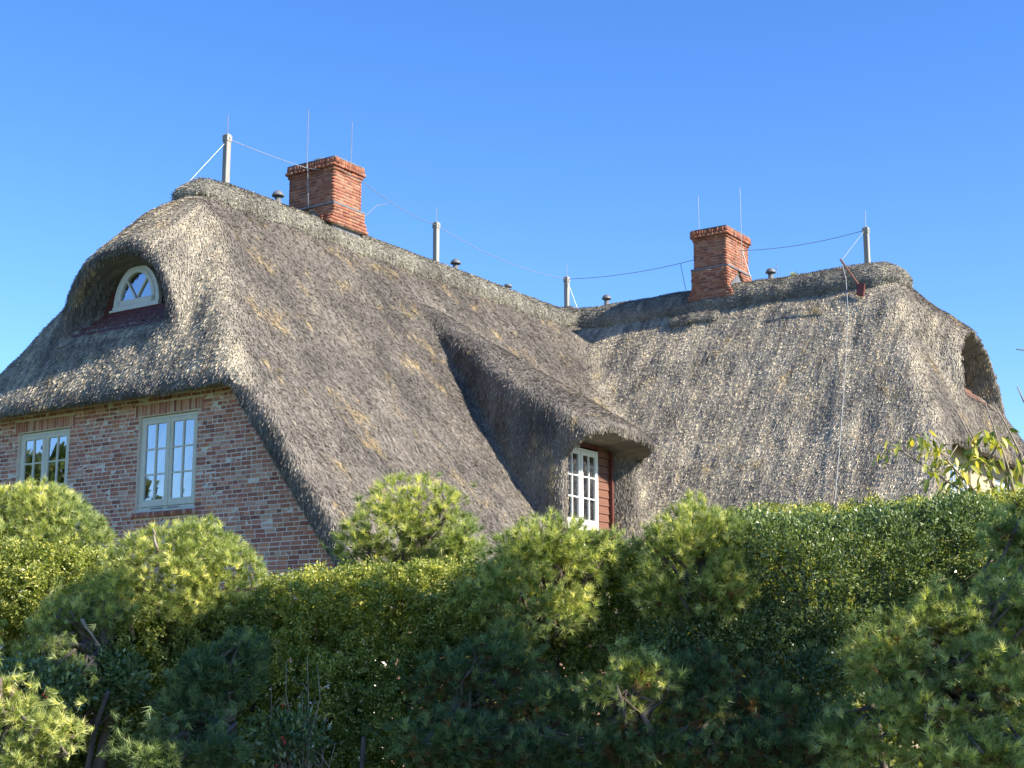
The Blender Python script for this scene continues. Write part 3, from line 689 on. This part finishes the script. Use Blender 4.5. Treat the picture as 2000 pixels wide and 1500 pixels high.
# red-brown wooden ladder hook near the right ridge end
MB().add([(9.40, 15.98, 11.02), (9.60, 15.94, 10.95), (9.60, 16.08, 11.3), (9.40, 16.12, 11.35), (9.40, 16.04, 11.0), (9.60, 16.0, 10.93), (9.60, 16.14, 11.28), (9.40, 16.18, 11.33)],
         [(0, 1, 2, 3), (7, 6, 5, 4), (0, 4, 5, 1), (1, 5, 6, 2), (2, 6, 7, 3), (3, 7, 4, 0)]).build('roof_bracket', M['darkred'], house)
MB().tube([(9.0, 16.05, 12.02), (9.5, 15.9, 11.25)], 0.03, 6).build('bracket_arm', M['red'], house)

# ------------------------------------------------------------------ foliage generators (world frame)
def unit(v): return v / np.maximum(np.linalg.norm(v, axis=-1, keepdims=True), 1e-9)
def tuft_mesh(C, Dr, n, L, W, r, cone=(0.15, 1.2), shoot=0.02):
    """needle tufts: n one-triangle needles fanned around each shoot axis"""
    N = len(C); D = np.repeat(Dr, n, 0); c = np.repeat(C, n, 0)
    rv = unit(r.standard_normal((N * n, 3))); perp = unit(np.cross(D, rv))
    th = r.uniform(cone[0], cone[1], (N * n, 1)); s = r.uniform(-0.6, 1.0, (N * n, 1))
    d = unit(D * np.cos(th) + perp * np.sin(th)); base = c + D * s * shoot
    l = L * r.uniform(0.7, 1.15, (N * n, 1)) * np.repeat(r.uniform(0.8, 1.2, (N, 1)), n, 0); w = unit(np.cross(d, unit(r.standard_normal((N * n, 3))))) * W / 2
    tip = base + d * l
    V = np.stack([base - w, base + w, tip + w * .5], 1).reshape(-1, 3)
    rn = np.clip(np.repeat(r.random(N) ** 1.3 * 0.75, n) + r.random(N * n) * 0.3, 0, 1)
    return V, np.arange(3 * N * n).reshape(-1, 3), np.repeat(rn, 3)
def leaf_mesh(C, Dr, n, L, W, r, spread=0.9, rad=0.02, fold=False):
    """sprays of n flat pointed leaves (quads) round each point"""
    N = len(C); D = np.repeat(Dr, n, 0); c = np.repeat(C, n, 0) + r.standard_normal((N * n, 3)) * rad
    d = unit(D + r.standard_normal((N * n, 3)) * spread); sd = unit(np.cross(d, unit(D + r.standard_normal((N * n, 3)) * 0.8)))
    l = L * r.uniform(0.6, 1.2, (N * n, 1)); w = W * r.uniform(0.7, 1.2, (N * n, 1)) / 2
    nn = np.cross(sd, d) * l * 0.12
    V = np.stack([c, c + d * l * .45 + sd * w + nn, c + d * l, c + d * l * .45 - sd * w + nn], 1).reshape(-1, 3)
    rn = np.clip(np.repeat(r.random(N) * 0.6, n) + r.random(N * n) * 0.4, 0, 1)
    return V, np.arange(4 * N * n).reshape(-1, 4), np.repeat(rn, 4)
def ell(px, py, depth, rx, ry, rz=None):
    c = cam_point(px, py, depth); k = depth / F_PX; return c, np.array([rx * k, (rz if rz else rx * k * 0.8), ry * k])
def shell_points(ells, dens, r, depth=0.10, back=-0.35, zmin=0.15, lump=0.05):
    """points near the surface of a union of ellipsoids, with outward directions"""
    P = []; Dd = []
    for c, s in ells:
        area = 4 * math.pi * ((s[0] * s[1]) ** 1.6 / 3 + (s[0] * s[2]) ** 1.6 / 3 + (s[1] * s[2]) ** 1.6 / 3) ** (1 / 1.6)
        n = int(area * dens); q = unit(r.standard_normal((n, 3)))
        lam = 1 + lump * np.sin(q[:, 0] * 9 + c[0] * 7) * np.sin(q[:, 2] * 8 + c[2] * 5) + lump * np.sin(q[:, 1] * 11 + 2) * np.cos(q[:, 2] * 13)
        k = lam - np.abs(r.normal(0, depth, n)) / s.min()
        p = c + q * s * k[:, None]; nr = unit(q / s)
        ok = (nr @ unit(CAM - c) > back) & (p[:, 2] > zmin)
        for c2, s2 in ells:
            if c2 is c: continue
            ok &= (((p - c2) / s2) ** 2).sum(1) > 0.80
        P.append(p[ok]); Dd.append(nr[ok])
    return np.concatenate(P), np.concatenate(Dd)
def stuff_part(name, meshdata, m, parent):
    V, Q, rn = meshdata
    o = link(bpy.data.objects.new(name, np_mesh(name, V - np.array(parent.location), Q, m, False, {'rnd': ('POINT', rn)})), parent); return o
def wob(a, b, n, amp, r):
    a, b = np.array(a, float), np.array(b, float); P = [a + (b - a) * i / n + (r.standard_normal(3) * amp if 0 < i < n else 0) for i in range(n + 1)]; return [tuple(p) for p in P]
def branches(name, parent, segs, m, n=6):
    mb = MB(); L0 = np.array(parent.location)
    for pts, rad in segs:
        k = len(pts); mb.tube([tuple(np.array(p) - L0) for p in pts], [rad[0] + (rad[1] - rad[0]) * i / (k - 1) for i in range(k)], n)
    return mb.build(name, m, parent, True)
def limbs_to(root, targets, r, r0=0.03, r1=0.008, amp=0.05):
    return [(wob(root, t, 5, amp, r), (r0, r1)) for t in targets]
def pine(name, label, ells, seed, base=None, dens=420, needles=34, L=0.06, W=0.0048, m='pine', cat='pine tree', brown=0.0, group=None, depth=0.09, lump=0.06, clip=None):
    r = np.random.default_rng(seed)
    c0 = ells[0][0]; bx = base if base is not None else (c0[0], c0[1] + 0.1)
    root = empty(name, (float(bx[0]), float(bx[1]), 0.0)); tag(root, label, cat, group)
    P, Dn = shell_points(ells, dens * 1.25, r, depth, lump=lump)
    P = np.concatenate([P, P[::3] - Dn[::3] * 0.13, P[1::3] - Dn[1::3] * .24]); Dn = np.concatenate([Dn, Dn[::3], Dn[1::3]])
    if clip is not None:
        zc_ = cam_point(1000, clip, ells[0][0][1])[2]; kp = P[:, 2] > zc_ + .03 * np.sin(P[:, 0] * 15); P, Dn = P[kp], Dn[kp]
    ax = unit(Dn * 0.9 + np.array([0, -0.05, 0.55]) + r.standard_normal(Dn.shape) * 0.35)
    if brown:
        b = r.random(len(P)) < brown * np.clip(1.4 - Dn[:, 2] * 2, 0.1, 2)
        if b.any(): stuff_part('dry_needles', tuft_mesh(P[b] - Dn[b] * .03, ax[b], needles, L, W, r), M['brownneedle'], root)
        P, ax = P[~b], ax[~b]
    stuff_part('needles', tuft_mesh(P, ax, needles, L, W, r), M[m], root)
    top = np.array([c0[0], c0[1], c0[2]]); segs = [(wob((bx[0], bx[1], 0), top, 6, 0.04, r), (0.06, 0.03))]
    for c, s in ells:
        segs += limbs_to(top * 0.5 + np.array([bx[0], bx[1], c0[2] * .6]) * 0.5, [c + unit(r.standard_normal(3)) * s * 0.75 for _ in range(7)], r, 0.028, 0.006)
    branches('trunk', root, segs, M['bark'])
    return root, r

# --- yew hedge, front surface at a forward distance of about 10.4 m
def interp(tab, x): return np.interp(x, [t[0] for t in tab], [t[1] for t in tab])
YEW_TOP = [(-300, 1060), (0, 1062), (180, 1075), (230, 1120), (300, 1165), (430, 1172), (510, 1165), (525, 1135), (600, 1118), (800, 1106), (930, 1104), (1050, 1085), (1150, 1072), (1250, 1070), (1330, 1030), (1500, 990), (1650, 988), (1850, 968), (2300, 955)]
def yew_hedge(name, label, x0, x1, yd, seed, dens, m='yew', L=0.026, W=0.0125, n=8, thick=0.75):
    r = np.random.default_rng(seed); root = empty(name, (float(cam_point((x0 + x1) / 2, 1200, yd)[0]), yd + thick / 2, 0.0)); tag(root, label, 'hedge', 'hedges along the garden front')
    xa, xb = cam_point(x0, 1200, yd)[0], cam_point(x1, 1200, yd)[0]
    N = int((xb - xa) * 2.3 * dens); X = r.uniform(xa, xb, N)
    PX = 1000 + X / yd * F_PX * math.cos(PITCH)
    top = np.array([cam_point(px, py, yd)[2] for px, py in zip(np.linspace(x0, x1, 80), interp(YEW_TOP, np.linspace(x0, x1, 80)))])
    TZ = np.interp(PX, np.linspace(x0, x1, 80), top)
    z = r.uniform(0.33, 1, N) ** 0.85 * TZ; bul = 0.06 * np.sin(X * 5 + z * 3) + 0.05 * np.sin(z * 9 + X * 2.3) + 0.035 * np.sin(X * 13 - z * 7)
    rnd_edge = 0.18 * np.clip(1 - (TZ - z) / 0.22, 0, 1) ** 2
    Y = yd + bul + rnd_edge + np.where(r.random(N) < .7, np.abs(r.normal(0, 0.05, N)), r.uniform(.08, .4, N)); P = np.stack([X, Y, z], 1); D = np.tile([0, -0.8, 0.35], (N, 1))
    Nt = int((xb - xa) * thick * dens * 0.9); X2 = r.uniform(xa, xb, Nt); PX2 = 1000 + X2 / yd * F_PX * math.cos(PITCH); T2 = np.interp(PX2, np.linspace(x0, x1, 80), top)
    Y2 = yd + 0.14 + r.random(Nt) * thick; P2 = np.stack([X2, Y2, T2 + 0.02 * np.sin(X2 * 17 + Y2 * 9) - np.abs(r.normal(0, 0.03, Nt))], 1); D2 = np.tile([0, -0.1, 0.9], (Nt, 1))
    P = np.concatenate([P, P2]); D = np.concatenate([D, D2])
    pick = r.choice(len(P), len(P) // 8, replace=False); pc = P[pick] + D[pick] * r.normal(0, .028, (len(pick), 1))
    P = np.repeat(pc, 8, 0) + r.standard_normal((len(pick) * 8, 3)) * 0.022; D = np.repeat(unit(D[pick] + r.standard_normal((len(pick), 3)) * .5), 8, 0)
    lump_ = 0.05 * np.sin(P[:, 0] * 23 + np.sin(P[:, 2] * 17) * 2) * np.sin(P[:, 2] * 26 + P[:, 1] * 11); P[:, 1] += lump_; D = unit(D + r.standard_normal(D.shape) * 0.5)
    stuff_part('foliage', leaf_mesh(P, D, n, L, W, r, 0.8, 0.014), M[m], root)
    Ni = int((xb - xa) * 2.6 * 2800); Xi = r.uniform(xa, xb, Ni); Ti = np.interp(1000 + Xi / yd * F_PX * math.cos(PITCH), np.linspace(x0, x1, 80), top)
    Pi = np.stack([Xi, yd + r.uniform(.16, .55, Ni), r.uniform(.1, 1, Ni) * (Ti - .12)], 1)
    stuff_part('inner_foliage', leaf_mesh(Pi, unit(r.standard_normal(Pi.shape)), 1, .085, .05, r, .5, .01), M[m], root)
    segs = []
    for i in range(int((xb - xa) / 0.28)):
        x = r.uniform(xa, xb); pz = r.uniform(1.2, 2.0); y = yd + r.uniform(0.15, 0.5)
        segs.append((wob((x, y, 0), (x + r.uniform(-.3, .3), y, pz), 5, 0.04, r), (0.03, 0.012)))
        for k in range(4):
            zz = r.uniform(0.5, pz); segs.append((wob((x, y, zz), (x + r.uniform(-.5, .5), yd + r.uniform(-.02, .3), zz + r.uniform(0, .5)), 3, 0.03, r), (0.012, 0.004)))
    branches('trunk', root, segs, M['bark'], 5)
    return root
yew_hedge('yew_hedge', 'yellow-green yew hedge under the two dome pines at left', -260, 522, 10.05, 21, 2000)
yew_hedge('yew_hedge', 'long dark yew hedge in the middle with sunlit clipped top', 528, 1275, 10.15, 22, 2000)
yew_hedge('yew_hedge', 'yew hedge behind the glossy evergreen at right, golden top edge', 1280, 2250, 10.9, 23, 1300)

# --- pines
pine('dome_pine', 'clipped bright green dome pine at far left below the left window',
     [ell(50, 1090, 10.9, 165, 146, 0.5), ell(150, 1095, 10.85, 68, 90, 0.3), ell(-150, 1100, 10.9, 150, 120, 0.5)], 31, dens=760, L=.05, lump=.03, clip=1090)
pine('dome_pine', 'clipped rounded pine in front of the brick wall, second from left',
     [ell(370, 1165, 10.35, 150, 147, 0.42), ell(270, 1150, 10.3, 90, 100, 0.3), ell(470, 1150, 10.35, 50, 80, 0.25)], 32, dens=760, L=0.05, lump=.04, clip=1215)
pine('garden_pine', 'bushy pine reaching down left of the second dome pine',
     [ell(215, 1150, 10.0, 60, 45, .18), ell(130, 1205, 9.9, 62, 45, .18), ell(215, 1200, 9.95, 60, 40, .2), ell(60, 1290, 9.8, 70, 24, .12), ell(95, 1262, 9.7, 40, 22, .1), ell(130, 1310, 9.6, 48, 20, .1)], 33, dens=380, m='pine', lump=0.12)
pine('front_pine', 'low sunlit pine spray in the bottom left corner',
     [ell(20, 1400, 8.6, 75, 45, .2), ell(95, 1430, 8.5, 65, 40, .2), ell(10, 1345, 8.6, 25, 26, .1), ell(40, 1480, 8.5, 60, 40, .2)], 34, dens=520, L=0.05, lump=0.12)
pine('front_pine', 'shaded blue-green pine standing low below the second dome pine',
     [ell(420, 1330, 9.4, 85, 60, .25), ell(370, 1380, 9.3, 70, 40, .2), ell(470, 1290, 9.5, 55, 55, .2), ell(300, 1480, 8.9, 80, 35, .25), ell(430, 1470, 9.0, 60, 30, .2)], 35, dens=480, m='bluepine')
pine('garden_pine', 'broad conical pine standing behind the hedge against the thatch',
     [ell(805, 1030, 12.2, 105, 100, 0.42), ell(730, 1060, 12.1, 70, 62, 0.3), ell(885, 1065, 12.1, 62, 60, 0.3), ell(800, 975, 12.2, 60, 48, 0.25), ell(850, 1000, 12.1, 58, 55, .25), ell(695, 1085, 12.1, 38, 35, .2)], 36, dens=420, L=0.075, W=0.005, depth=0.16, lump=0.1)
pine('garden_pine', 'mounded light green pine right below the dormer window',
     [ell(1080, 1085, 10.2, 120, 76, .35), ell(1010, 1160, 10.1, 105, 75, .3), ell(1080, 1190, 10.0, 90, 60, .28), ell(1175, 1085, 10.25, 75, 50, .25), ell(1010, 1240, 9.9, 48, 34, .15), ell(930, 1190, 10.2, 62, 60, .22)], 37, dens=400, lump=0.1)
pine('front_pine', 'pine with one sunlit spray low in the centre of the picture',
     [ell(1240, 1320, 9.2, 90, 42, .2), ell(1215, 1370, 9.2, 50, 40, .16), ell(1190, 1345, 9.2, 60, 45, .2)], 38, dens=420, lump=0.12, brown=.06)
pine('front_pine', 'dark shaded pine with brown inner needles, bottom centre',
     [ell(900, 1330, 9.6, 110, 60, .25), ell(1050, 1380, 9.5, 110, 60, .25), ell(980, 1300, 9.7, 100, 50, .25), ell(880, 1450, 9.3, 130, 60, .3), ell(1060, 1470, 9.3, 110, 55, .3), ell(1200, 1460, 9.2, 100, 50, .3)], 39, dens=330, m='bluepine', brown=.16, lump=0.14)
pine('garden_pine', 'rounded pine between the dormer and the glossy evergreen shrub',
     [ell(1370, 1080, 10.1, 110, 98, .35), ell(1300, 1150, 10.0, 70, 75, .25), ell(1400, 1150, 9.9, 75, 65, .25), ell(1290, 1080, 10.1, 45, 65, .2)], 40, dens=430, lump=0.09, brown=.04)
pine('front_pine', 'shaded pine with rust-brown tufts low right of centre',
     [ell(1380, 1330, 9.5, 95, 65, .25), ell(1480, 1380, 9.4, 90, 55, .25), ell(1370, 1400, 9.3, 80, 50, .25), ell(1480, 1460, 9.1, 140, 55, .3), ell(1330, 1470, 9.1, 90, 40, .3)], 41, dens=320, m='bluepine', brown=.2, lump=0.14)
pine('front_pine', 'large near pine with coarse tufts filling the right corner',
     [ell(1850, 1230, 8.8, 130, 80, .3), ell(1740, 1290, 8.7, 100, 80, .3), ell(1930, 1330, 8.5, 120, 90, .3), ell(1800, 1400, 8.5, 150, 80, .3), ell(1990, 1200, 8.8, 80, 100, .3), ell(1680, 1440, 8.6, 90, 70, .3), ell(1900, 1480, 8.3, 150, 60, .35), ell(1990, 1060, 9.2, 70, 70, .25)], 42, dens=430, L=0.058, W=0.0045, depth=0.14, brown=.06, lump=0.14)

# --- glossy evergreen shrub
def evergreen(name, label, ells, seed, dens, L=0.034, W=0.014, n=5, m='privet', cat='shrub', trunkbase=None):
    r = np.random.default_rng(seed); c0 = ells[0][0]; root = empty(name, (float(c0[0]), float(c0[1]) + .1, 0.0)); tag(root, label, cat)
    P, D = shell_points(ells, dens, r, 0.07, lump=0.06); D = unit(D + np.array([0, 0, .5]) + r.standard_normal(D.shape) * .4)
    stuff_part('leaves', leaf_mesh(P, D, n, L, W, r, 0.55, 0.018), M[m], root)
    segs = [(wob((c0[0] + dx, c0[1] + .1, 0), (c0[0] + dx * 1.6, c0[1] + .05, c0[2]), 5, .05, r), (.035, .015)) for dx in (-.3, 0, .3)]
    for c, s in ells: segs += limbs_to((c0[0], c0[1] + .1, c0[2] * .7), [c + unit(r.standard_normal(3)) * s * .8 for _ in range(6)], r, .02, .005)
    branches('trunk', root, segs, M['bark']); return root
evergreen('evergreen_shrub', 'clipped glossy dark evergreen shrub right of centre with small leaves',
          [ell(1600, 1124, 10.2, 170, 118, .4), ell(1740, 1108, 10.2, 150, 118, .4), ell(1880, 1080, 10.2, 130, 112, .4), ell(1480, 1100, 10.15, 100, 100, .35), ell(1600, 1220, 10.1, 150, 70, .3)], 51, 2600)
evergreen('evergreen_shrub', 'shaded leafy evergreen low in the right centre gap',
          [ell(1570, 1330, 9.9, 110, 70, .25), ell(1450, 1230, 10.0, 120, 60, .25), ell(1330, 1260, 10.1, 90, 60, .25), ell(1600, 1440, 9.6, 110, 60, .25)], 52, 2000)
hs = evergreen('holly_bush', 'dark holly bush with a few red berries, lower left', [ell(60, 1350, 9.6, 110, 60, .22), ell(200, 1330, 9.9, 90, 60, .2)], 53, 1300, L=.045, W=.022, cat='holly bush')
r = np.random.default_rng(54)
for px, py in ((35, 1352), (40, 1360), (88, 1350), (84, 1357), (60, 1368), (33, 1345), (90, 1362)):
    p = cam_point(px, py, 9.33) - np.array(hs.location)
    MB().lathe([(0, -.008), (.0065, -.004), (.0075, .001), (.005, .0065), (0, .008)], p, 8).build('berry', M['berry'], hs, True)
hs = evergreen('holly_bush', 'thin dark holly bush with red berries below the middle hedge', [ell(560, 1440, 9.6, 80, 50, .2)], 55, 500, L=.045, W=.022, cat='holly bush')
for px, py in ((553, 1445), (556, 1452), (551, 1440), (540, 1495), (552, 1378), (556, 1449)):
    p = cam_point(px, py, 9.33) - np.array(hs.location)
    MB().lathe([(0, -.008), (.0065, -.004), (.0075, .001), (.005, .0065), (0, .008)], p, 8).build('berry', M['berry'], hs, True)
# bare dead shrub twigs in front of the middle hedge
r = np.random.default_rng(56); p0 = cam_point(600, 1500, 9.6); root = empty('bare_shrub', (float(p0[0]), float(p0[1]), 0)); tag(root, 'leafless grey twiggy shrub in front of the dark middle hedge', 'shrub')
segs = []
for tx, ty in ((560, 1290), (600, 1280), (640, 1390), (530, 1340), (655, 1450), (590, 1350), (545, 1400), (620, 1300)):
    t = cam_point(tx, ty, 9.6 + r.uniform(-.1, .1)); segs.append((wob((p0[0], p0[1], .3), t, 6, .02, r), (.008, .0022)))
    for k in range(5):
        i = r.integers(2, 6); b = np.array(segs[-1 - k][0][i]); segs.append((wob(b, b + np.array([r.normal(0, .12), r.normal(0, .04), abs(r.normal(.1, .06))]), 3, .01, r), (.004, .0015)))
branches('twigs', root, segs, M['twig'], 4)
# pale bare branches showing in the pines
for px0, py0, px1, py1, d, lab in ((305, 1065, 298, 1032, 9.93, 'short pale dead branch stub on the second dome pine'), (160, 1210, 195, 1262, 9.75, 'pale bent branch left of the yellow hedge patch')):
    a, b = cam_point(px0, py0, d), cam_point(px1, py1, d); rt = empty('bare_branch', tuple(float(t) for t in a)); tag(rt, lab, 'branch')
    branches('wood', rt, [(wob(a, b, 4, .006, r), (.012, .005)), (wob(a, a + np.array([-.05, .25, -.12]), 3, .01, r), (.012, .012))], M['twig'], 6)

# --- young tree with large yellow-green leaves at the right
root = empty('young_tree', (float(cam_point(1960, 1000, 11.6)[0]), 11.6, 0)); tag(root, 'young tree with big yellow-green drooping leaves at the right edge', 'tree')
r = np.random.default_rng(61); bs = np.array([root.location[0], 11.6, 0.0]); D_ = 11.4
stems = [[(1960, 1010), (1905, 985), (1850, 895), (1790, 850)], [(1930, 990), (1880, 960), (1760, 880), (1730, 878)], [(1960, 1000), (1940, 960), (1915, 890), (1905, 850)],
         [(1990, 1010), (1975, 930), (1955, 870), (1948, 860)], [(1955, 985), (1920, 900), (1885, 835), (1868, 800)], [(1975, 980), (1960, 905), (1940, 830), (1925, 790)],
         [(2010, 1000), (1990, 880), (1965, 830), (1940, 785)], [(1850, 890), (1830, 880), (1820, 860)], [(1990, 905), (2000, 890)], [(1905, 960), (1850, 900), (1870, 870)], [(2040, 700), (2010, 685), (1985, 682)], [(2030, 800), (2000, 785), (1987, 755)], [(1930, 900), (1960, 850), (1975, 860)]]
segs = [(wob(bs, cam_point(1975, 1010, D_), 6, .03, r), (.03, .014)), (wob(cam_point(1975, 1010, D_), cam_point(2060, 700, D_), 6, .03, r), (.014, .006)), (wob(cam_point(2060, 900, D_), cam_point(2030, 790, D_), 3, .01, r), (.006, .005))]
for st in stems: segs.append(([cam_point(x, y, D_ + r.uniform(-.04, .04)) for x, y in st], (.0095, .004)))
branches('trunk', root, segs, M['twig'], 6)
cl = [(1745, 870, 26), (1725, 885, 24), (1775, 855, 26), (1800, 850, 30), (1830, 868, 30), (1850, 885, 26), (1800, 870, 26), (1835, 900, 30), (1825, 925, 34), (1850, 940, 34), (1870, 905, 34), (1890, 900, 34), (1905, 860, 34), (1920, 845, 34), (1945, 845, 34), (1965, 855, 30), (1900, 880, 34), (1925, 895, 34), (1950, 905, 30), (1870, 950, 34), (1895, 960, 34), (1920, 950, 36), (1945, 955, 34), (1985, 900, 32), (1975, 930, 34), (1990, 960, 34), (1960, 975, 34), (1910, 920, 30)]
vs = []; rn = []
r2 = np.random.default_rng(62)
leafmesh = []
for k in range(4):       # curved, folded leaf: 6 quads
    prof = [0.0, 0.5, 0.85, 1.0, 0.8, 0.45, 0.03]; V = []; Fc = []
    for i, wdt in enumerate(prof):
        t = i / 6; x = t; z = -0.28 * t * t - 0.05 * k * t; w_ = 0.17 * wdt
        V += [(x, -w_, z + 0.10 * wdt * .5), (x, 0, z), (x, w_, z + 0.10 * wdt * .5)]
    for i in range(6):
        a = 3 * i; Fc += [(a, a + 3, a + 4, a + 1), (a + 1, a + 4, a + 5, a + 2)]
    leafmesh.append([np_mesh('leaf', np.array(V), np.array(Fc), M['decid'], True, {'rnd': ('POINT', np.full(len(V), q))}) for q in (.1, .35, .6, .95)])
cnt = 0
for x, y, s in cl:
    for j in range(8):
        p = cam_point(x + r2.normal(0, 11), y + r2.normal(0, 8), D_ + r2.normal(0, .07)) - np.array(root.location)
        ob = bpy.data.objects.new('leaf', random.choice(random.choice(leafmesh))); ob.location = p
        sc = s / F_PX * D_ * r2.uniform(.7, 1.05); ob.scale = (sc, sc, sc)
        ob.rotation_euler = (r2.normal(0, .5), r2.uniform(.1, 1.1), r2.uniform(0, 6.283)); link(ob, root); cnt += 1

# weeds rooted in the ridge
r = np.random.default_rng(91); hp = lambda v, u, z: HOUSE_LOC + VX * v + UX * u + np.array([0, 0, z])
b0 = hp(6.73, 17.25, 12.02); rt = empty('roof_weed', tuple(b0)); tag(rt, 'dry spindly weed standing on the right ridge beside a vent pipe', 'weed', 'weeds growing on the ridge')
sg = [(wob(b0, b0 + [0, 0, .5], 4, .01, r), (.008, .004))]
for k in range(7):
    p = b0 + np.array([0, 0, r.uniform(.15, .48)]); sg.append((wob(p, p + np.array([r.uniform(-.16, .16), 0, r.uniform(.0, .12)]), 3, .01, r), (.006, .004)))
branches('stem', rt, sg, M['twig'], 4)
b0 = hp(7.25, 17.1, 12.03); rt = empty('roof_weed', tuple(b0)); tag(rt, 'small green grass tuft on the right ridge', 'weed', 'weeds growing on the ridge')
stuff_part('blades', tuft_mesh(b0 + r.normal(0, .06, (10, 3)) * [1, 1, .15], np.tile([0, 0, 1.0], (10, 1)), 22, .17, .012, r, (0, .7)), M['pine'], rt)

# ------------------------------------------------------------------ trees outside the frame (cast the street shade, mirrored in the panes)
def leafy_tree(label, x, y, h, seed, crown, dens, group='trees along the street', L=0.16):
    r = np.random.default_rng(seed); root = empty('street_tree', (x, y, 0)); tag(root, label, 'tree', group)
    ells = [(np.array(c), np.array(s)) for c, s in crown]
    P = []
    for c, s in ells:
        n = int(dens * s[0] * s[1] * s[2] * 4); q = unit(r.standard_normal((n, 3))) * r.random((n, 1)) ** .33; P.append(c + q * s)
    P = np.concatenate(P); D = unit(r.standard_normal(P.shape) + np.array([0, 0, .4]))
    stuff_part('crown', leaf_mesh(P, D, 4, L, L * .6, r, 0.9, 0.12), M['tree'], root)
    top = ells[0][0]; segs = [(wob((x, y, 0), top, 6, .08, r), (.2, .06))]
    for c, s in ells: segs += limbs_to((x, y, h * .35), [c + unit(r.standard_normal(3)) * s * .7 for _ in range(5)], r, .06, .015, .12)
    branches('trunk', root, segs, M['bark'])
    return root
# shade profile: hedge pixel x -> pixel y below which the hedge lies in shade
SH = [(-300, 1330), (0, 1290), (110, 1190), (200, 1125), (235, 1270), (300, 1390), (350, 1330), (410, 1190), (500, 1140), (540, 1090), (700, 1085), (820, 1075), (930, 1130), (985, 1290), (1060, 1290), (1110, 1180), (1200, 1080), (1280, 1085), (1400, 1120), (1560, 1115), (1660, 1240), (2000, 1360), (2300, 1400)]
HOLES = [(1230, 1315, 9.1, .30), (1190, 1370, 9.1, .2), (1790, 1230, 8.5, .3), (1950, 1330, 8.3, .28), (1850, 1150, 8.6, .35), (1700, 1420, 8.5, .12), (130, 1290, 9.7, .3), (1080, 1230, 9.8, .25), (1560, 1180, 9.9, .25)]
def shade_trees():
    r = np.random.default_rng(71); YT = 6.3
    edges = [3.0, 5.6, 8.0, 10.4, 13.4]
    px = np.linspace(-300, 2300, 300); dp = np.interp(px, [1500, 1650], [10.0, 9.0])
    pts = np.array([cam_point(a, b, d) for a, b, d in zip(px, interp(SH, px), dp)])
    k = (pts[:, 1] - YT) / (-SD[1]); tx = pts[:, 0] + k * SD[0]; tz = pts[:, 2] + k * SD[2]
    od = np.argsort(tx); tx, tz = tx[od], tz[od]
    gaps = []
    for gpx, gpy, gd, gr in HOLES:
        q = cam_point(gpx, gpy, gd); kk = (gd - YT) / (-SD[1]); gaps.append((q[0] + kk * SD[0], q[2] + kk * SD[2], gr))
    labs = ['tall leafy tree standing outside the picture, nearest the right edge', 'leafy tree outside the picture, second beyond the right edge', 'leafy tree outside the picture, third beyond the right edge', 'leafy tree outside the picture, farthest to the right']
    for i in range(4):
        x0, x1 = edges[i], edges[i + 1]; root = empty('street_tree', ((x0 + x1) / 2, YT, 0)); tag(root, labs[i], 'tree', 'trees along the street')
        n = 5200; X = r.uniform(x0, x1, n); T = np.interp(X, tx, tz); Z = T - r.random(n) ** 1.2 * 4.2; DY = r.uniform(-.3, .3, n); Y = YT + DY; Z = Z + DY * SD[2] / SD[1]; X = X + DY * SD[0] / SD[1]
        P = np.stack([X, Y, Z], 1); P = P[(P[:, 2] > 2.0)]
        hole = np.sin(P[:, 0] * 3.1) * np.sin(P[:, 2] * 2.7 + 1) + .5 * np.sin(P[:, 0] * 7 + P[:, 2] * 5)
        P = P[(hole < 1.1) & (P[:, 0] > 3.2)]
        for gx_, gz_, gr in gaps:
            dy = P[:, 1] - YT
            P = P[((P[:, 0] - dy * SD[0] / SD[1] - gx_) ** 2 + (P[:, 2] - dy * SD[2] / SD[1] - gz_) ** 2) > gr * gr]
        stuff_part('crown', leaf_mesh(P, unit(r.standard_normal(P.shape)), 4, .10, .07, r, .9, .04), M['tree'], root)
        xc = (x0 + x1) / 2; segs = [(wob((xc, YT, 0), (xc, YT, 5.2), 6, .06, r), (.16, .05))]
        segs += limbs_to((xc, YT, 2.2), [(r.uniform(x0, x1), YT + r.normal(0, .3), r.uniform(3.5, 6)) for _ in range(9)], r, .05, .012, .1)
        branches('trunk', root, segs, M['bark'])
shade_trees()
for i, (x, y, h, lab) in enumerate(((-36, 17, 11.5, 'broad leafy tree far left outside the picture'), (-33, 27, 9.5, 'leafy tree beyond the left gable outside the picture'), (-38, 8, 13, 'tall leafy tree left of the street outside the picture'), (-31, 36, 10, 'smaller leafy tree beyond the house to the left'))):
    leafy_tree(lab, x, y, h, 80 + i, [((x, y, h * .62), (3.6, 3.6, h * .36)), ((x + 1.5, y - 2, h * .5), (2.6, 2.6, h * .26)), ((x - 1, y + 2.5, h * .52), (2.8, 2.8, h * .28))], 11, 'garden trees reflected in the windows', L=.5)
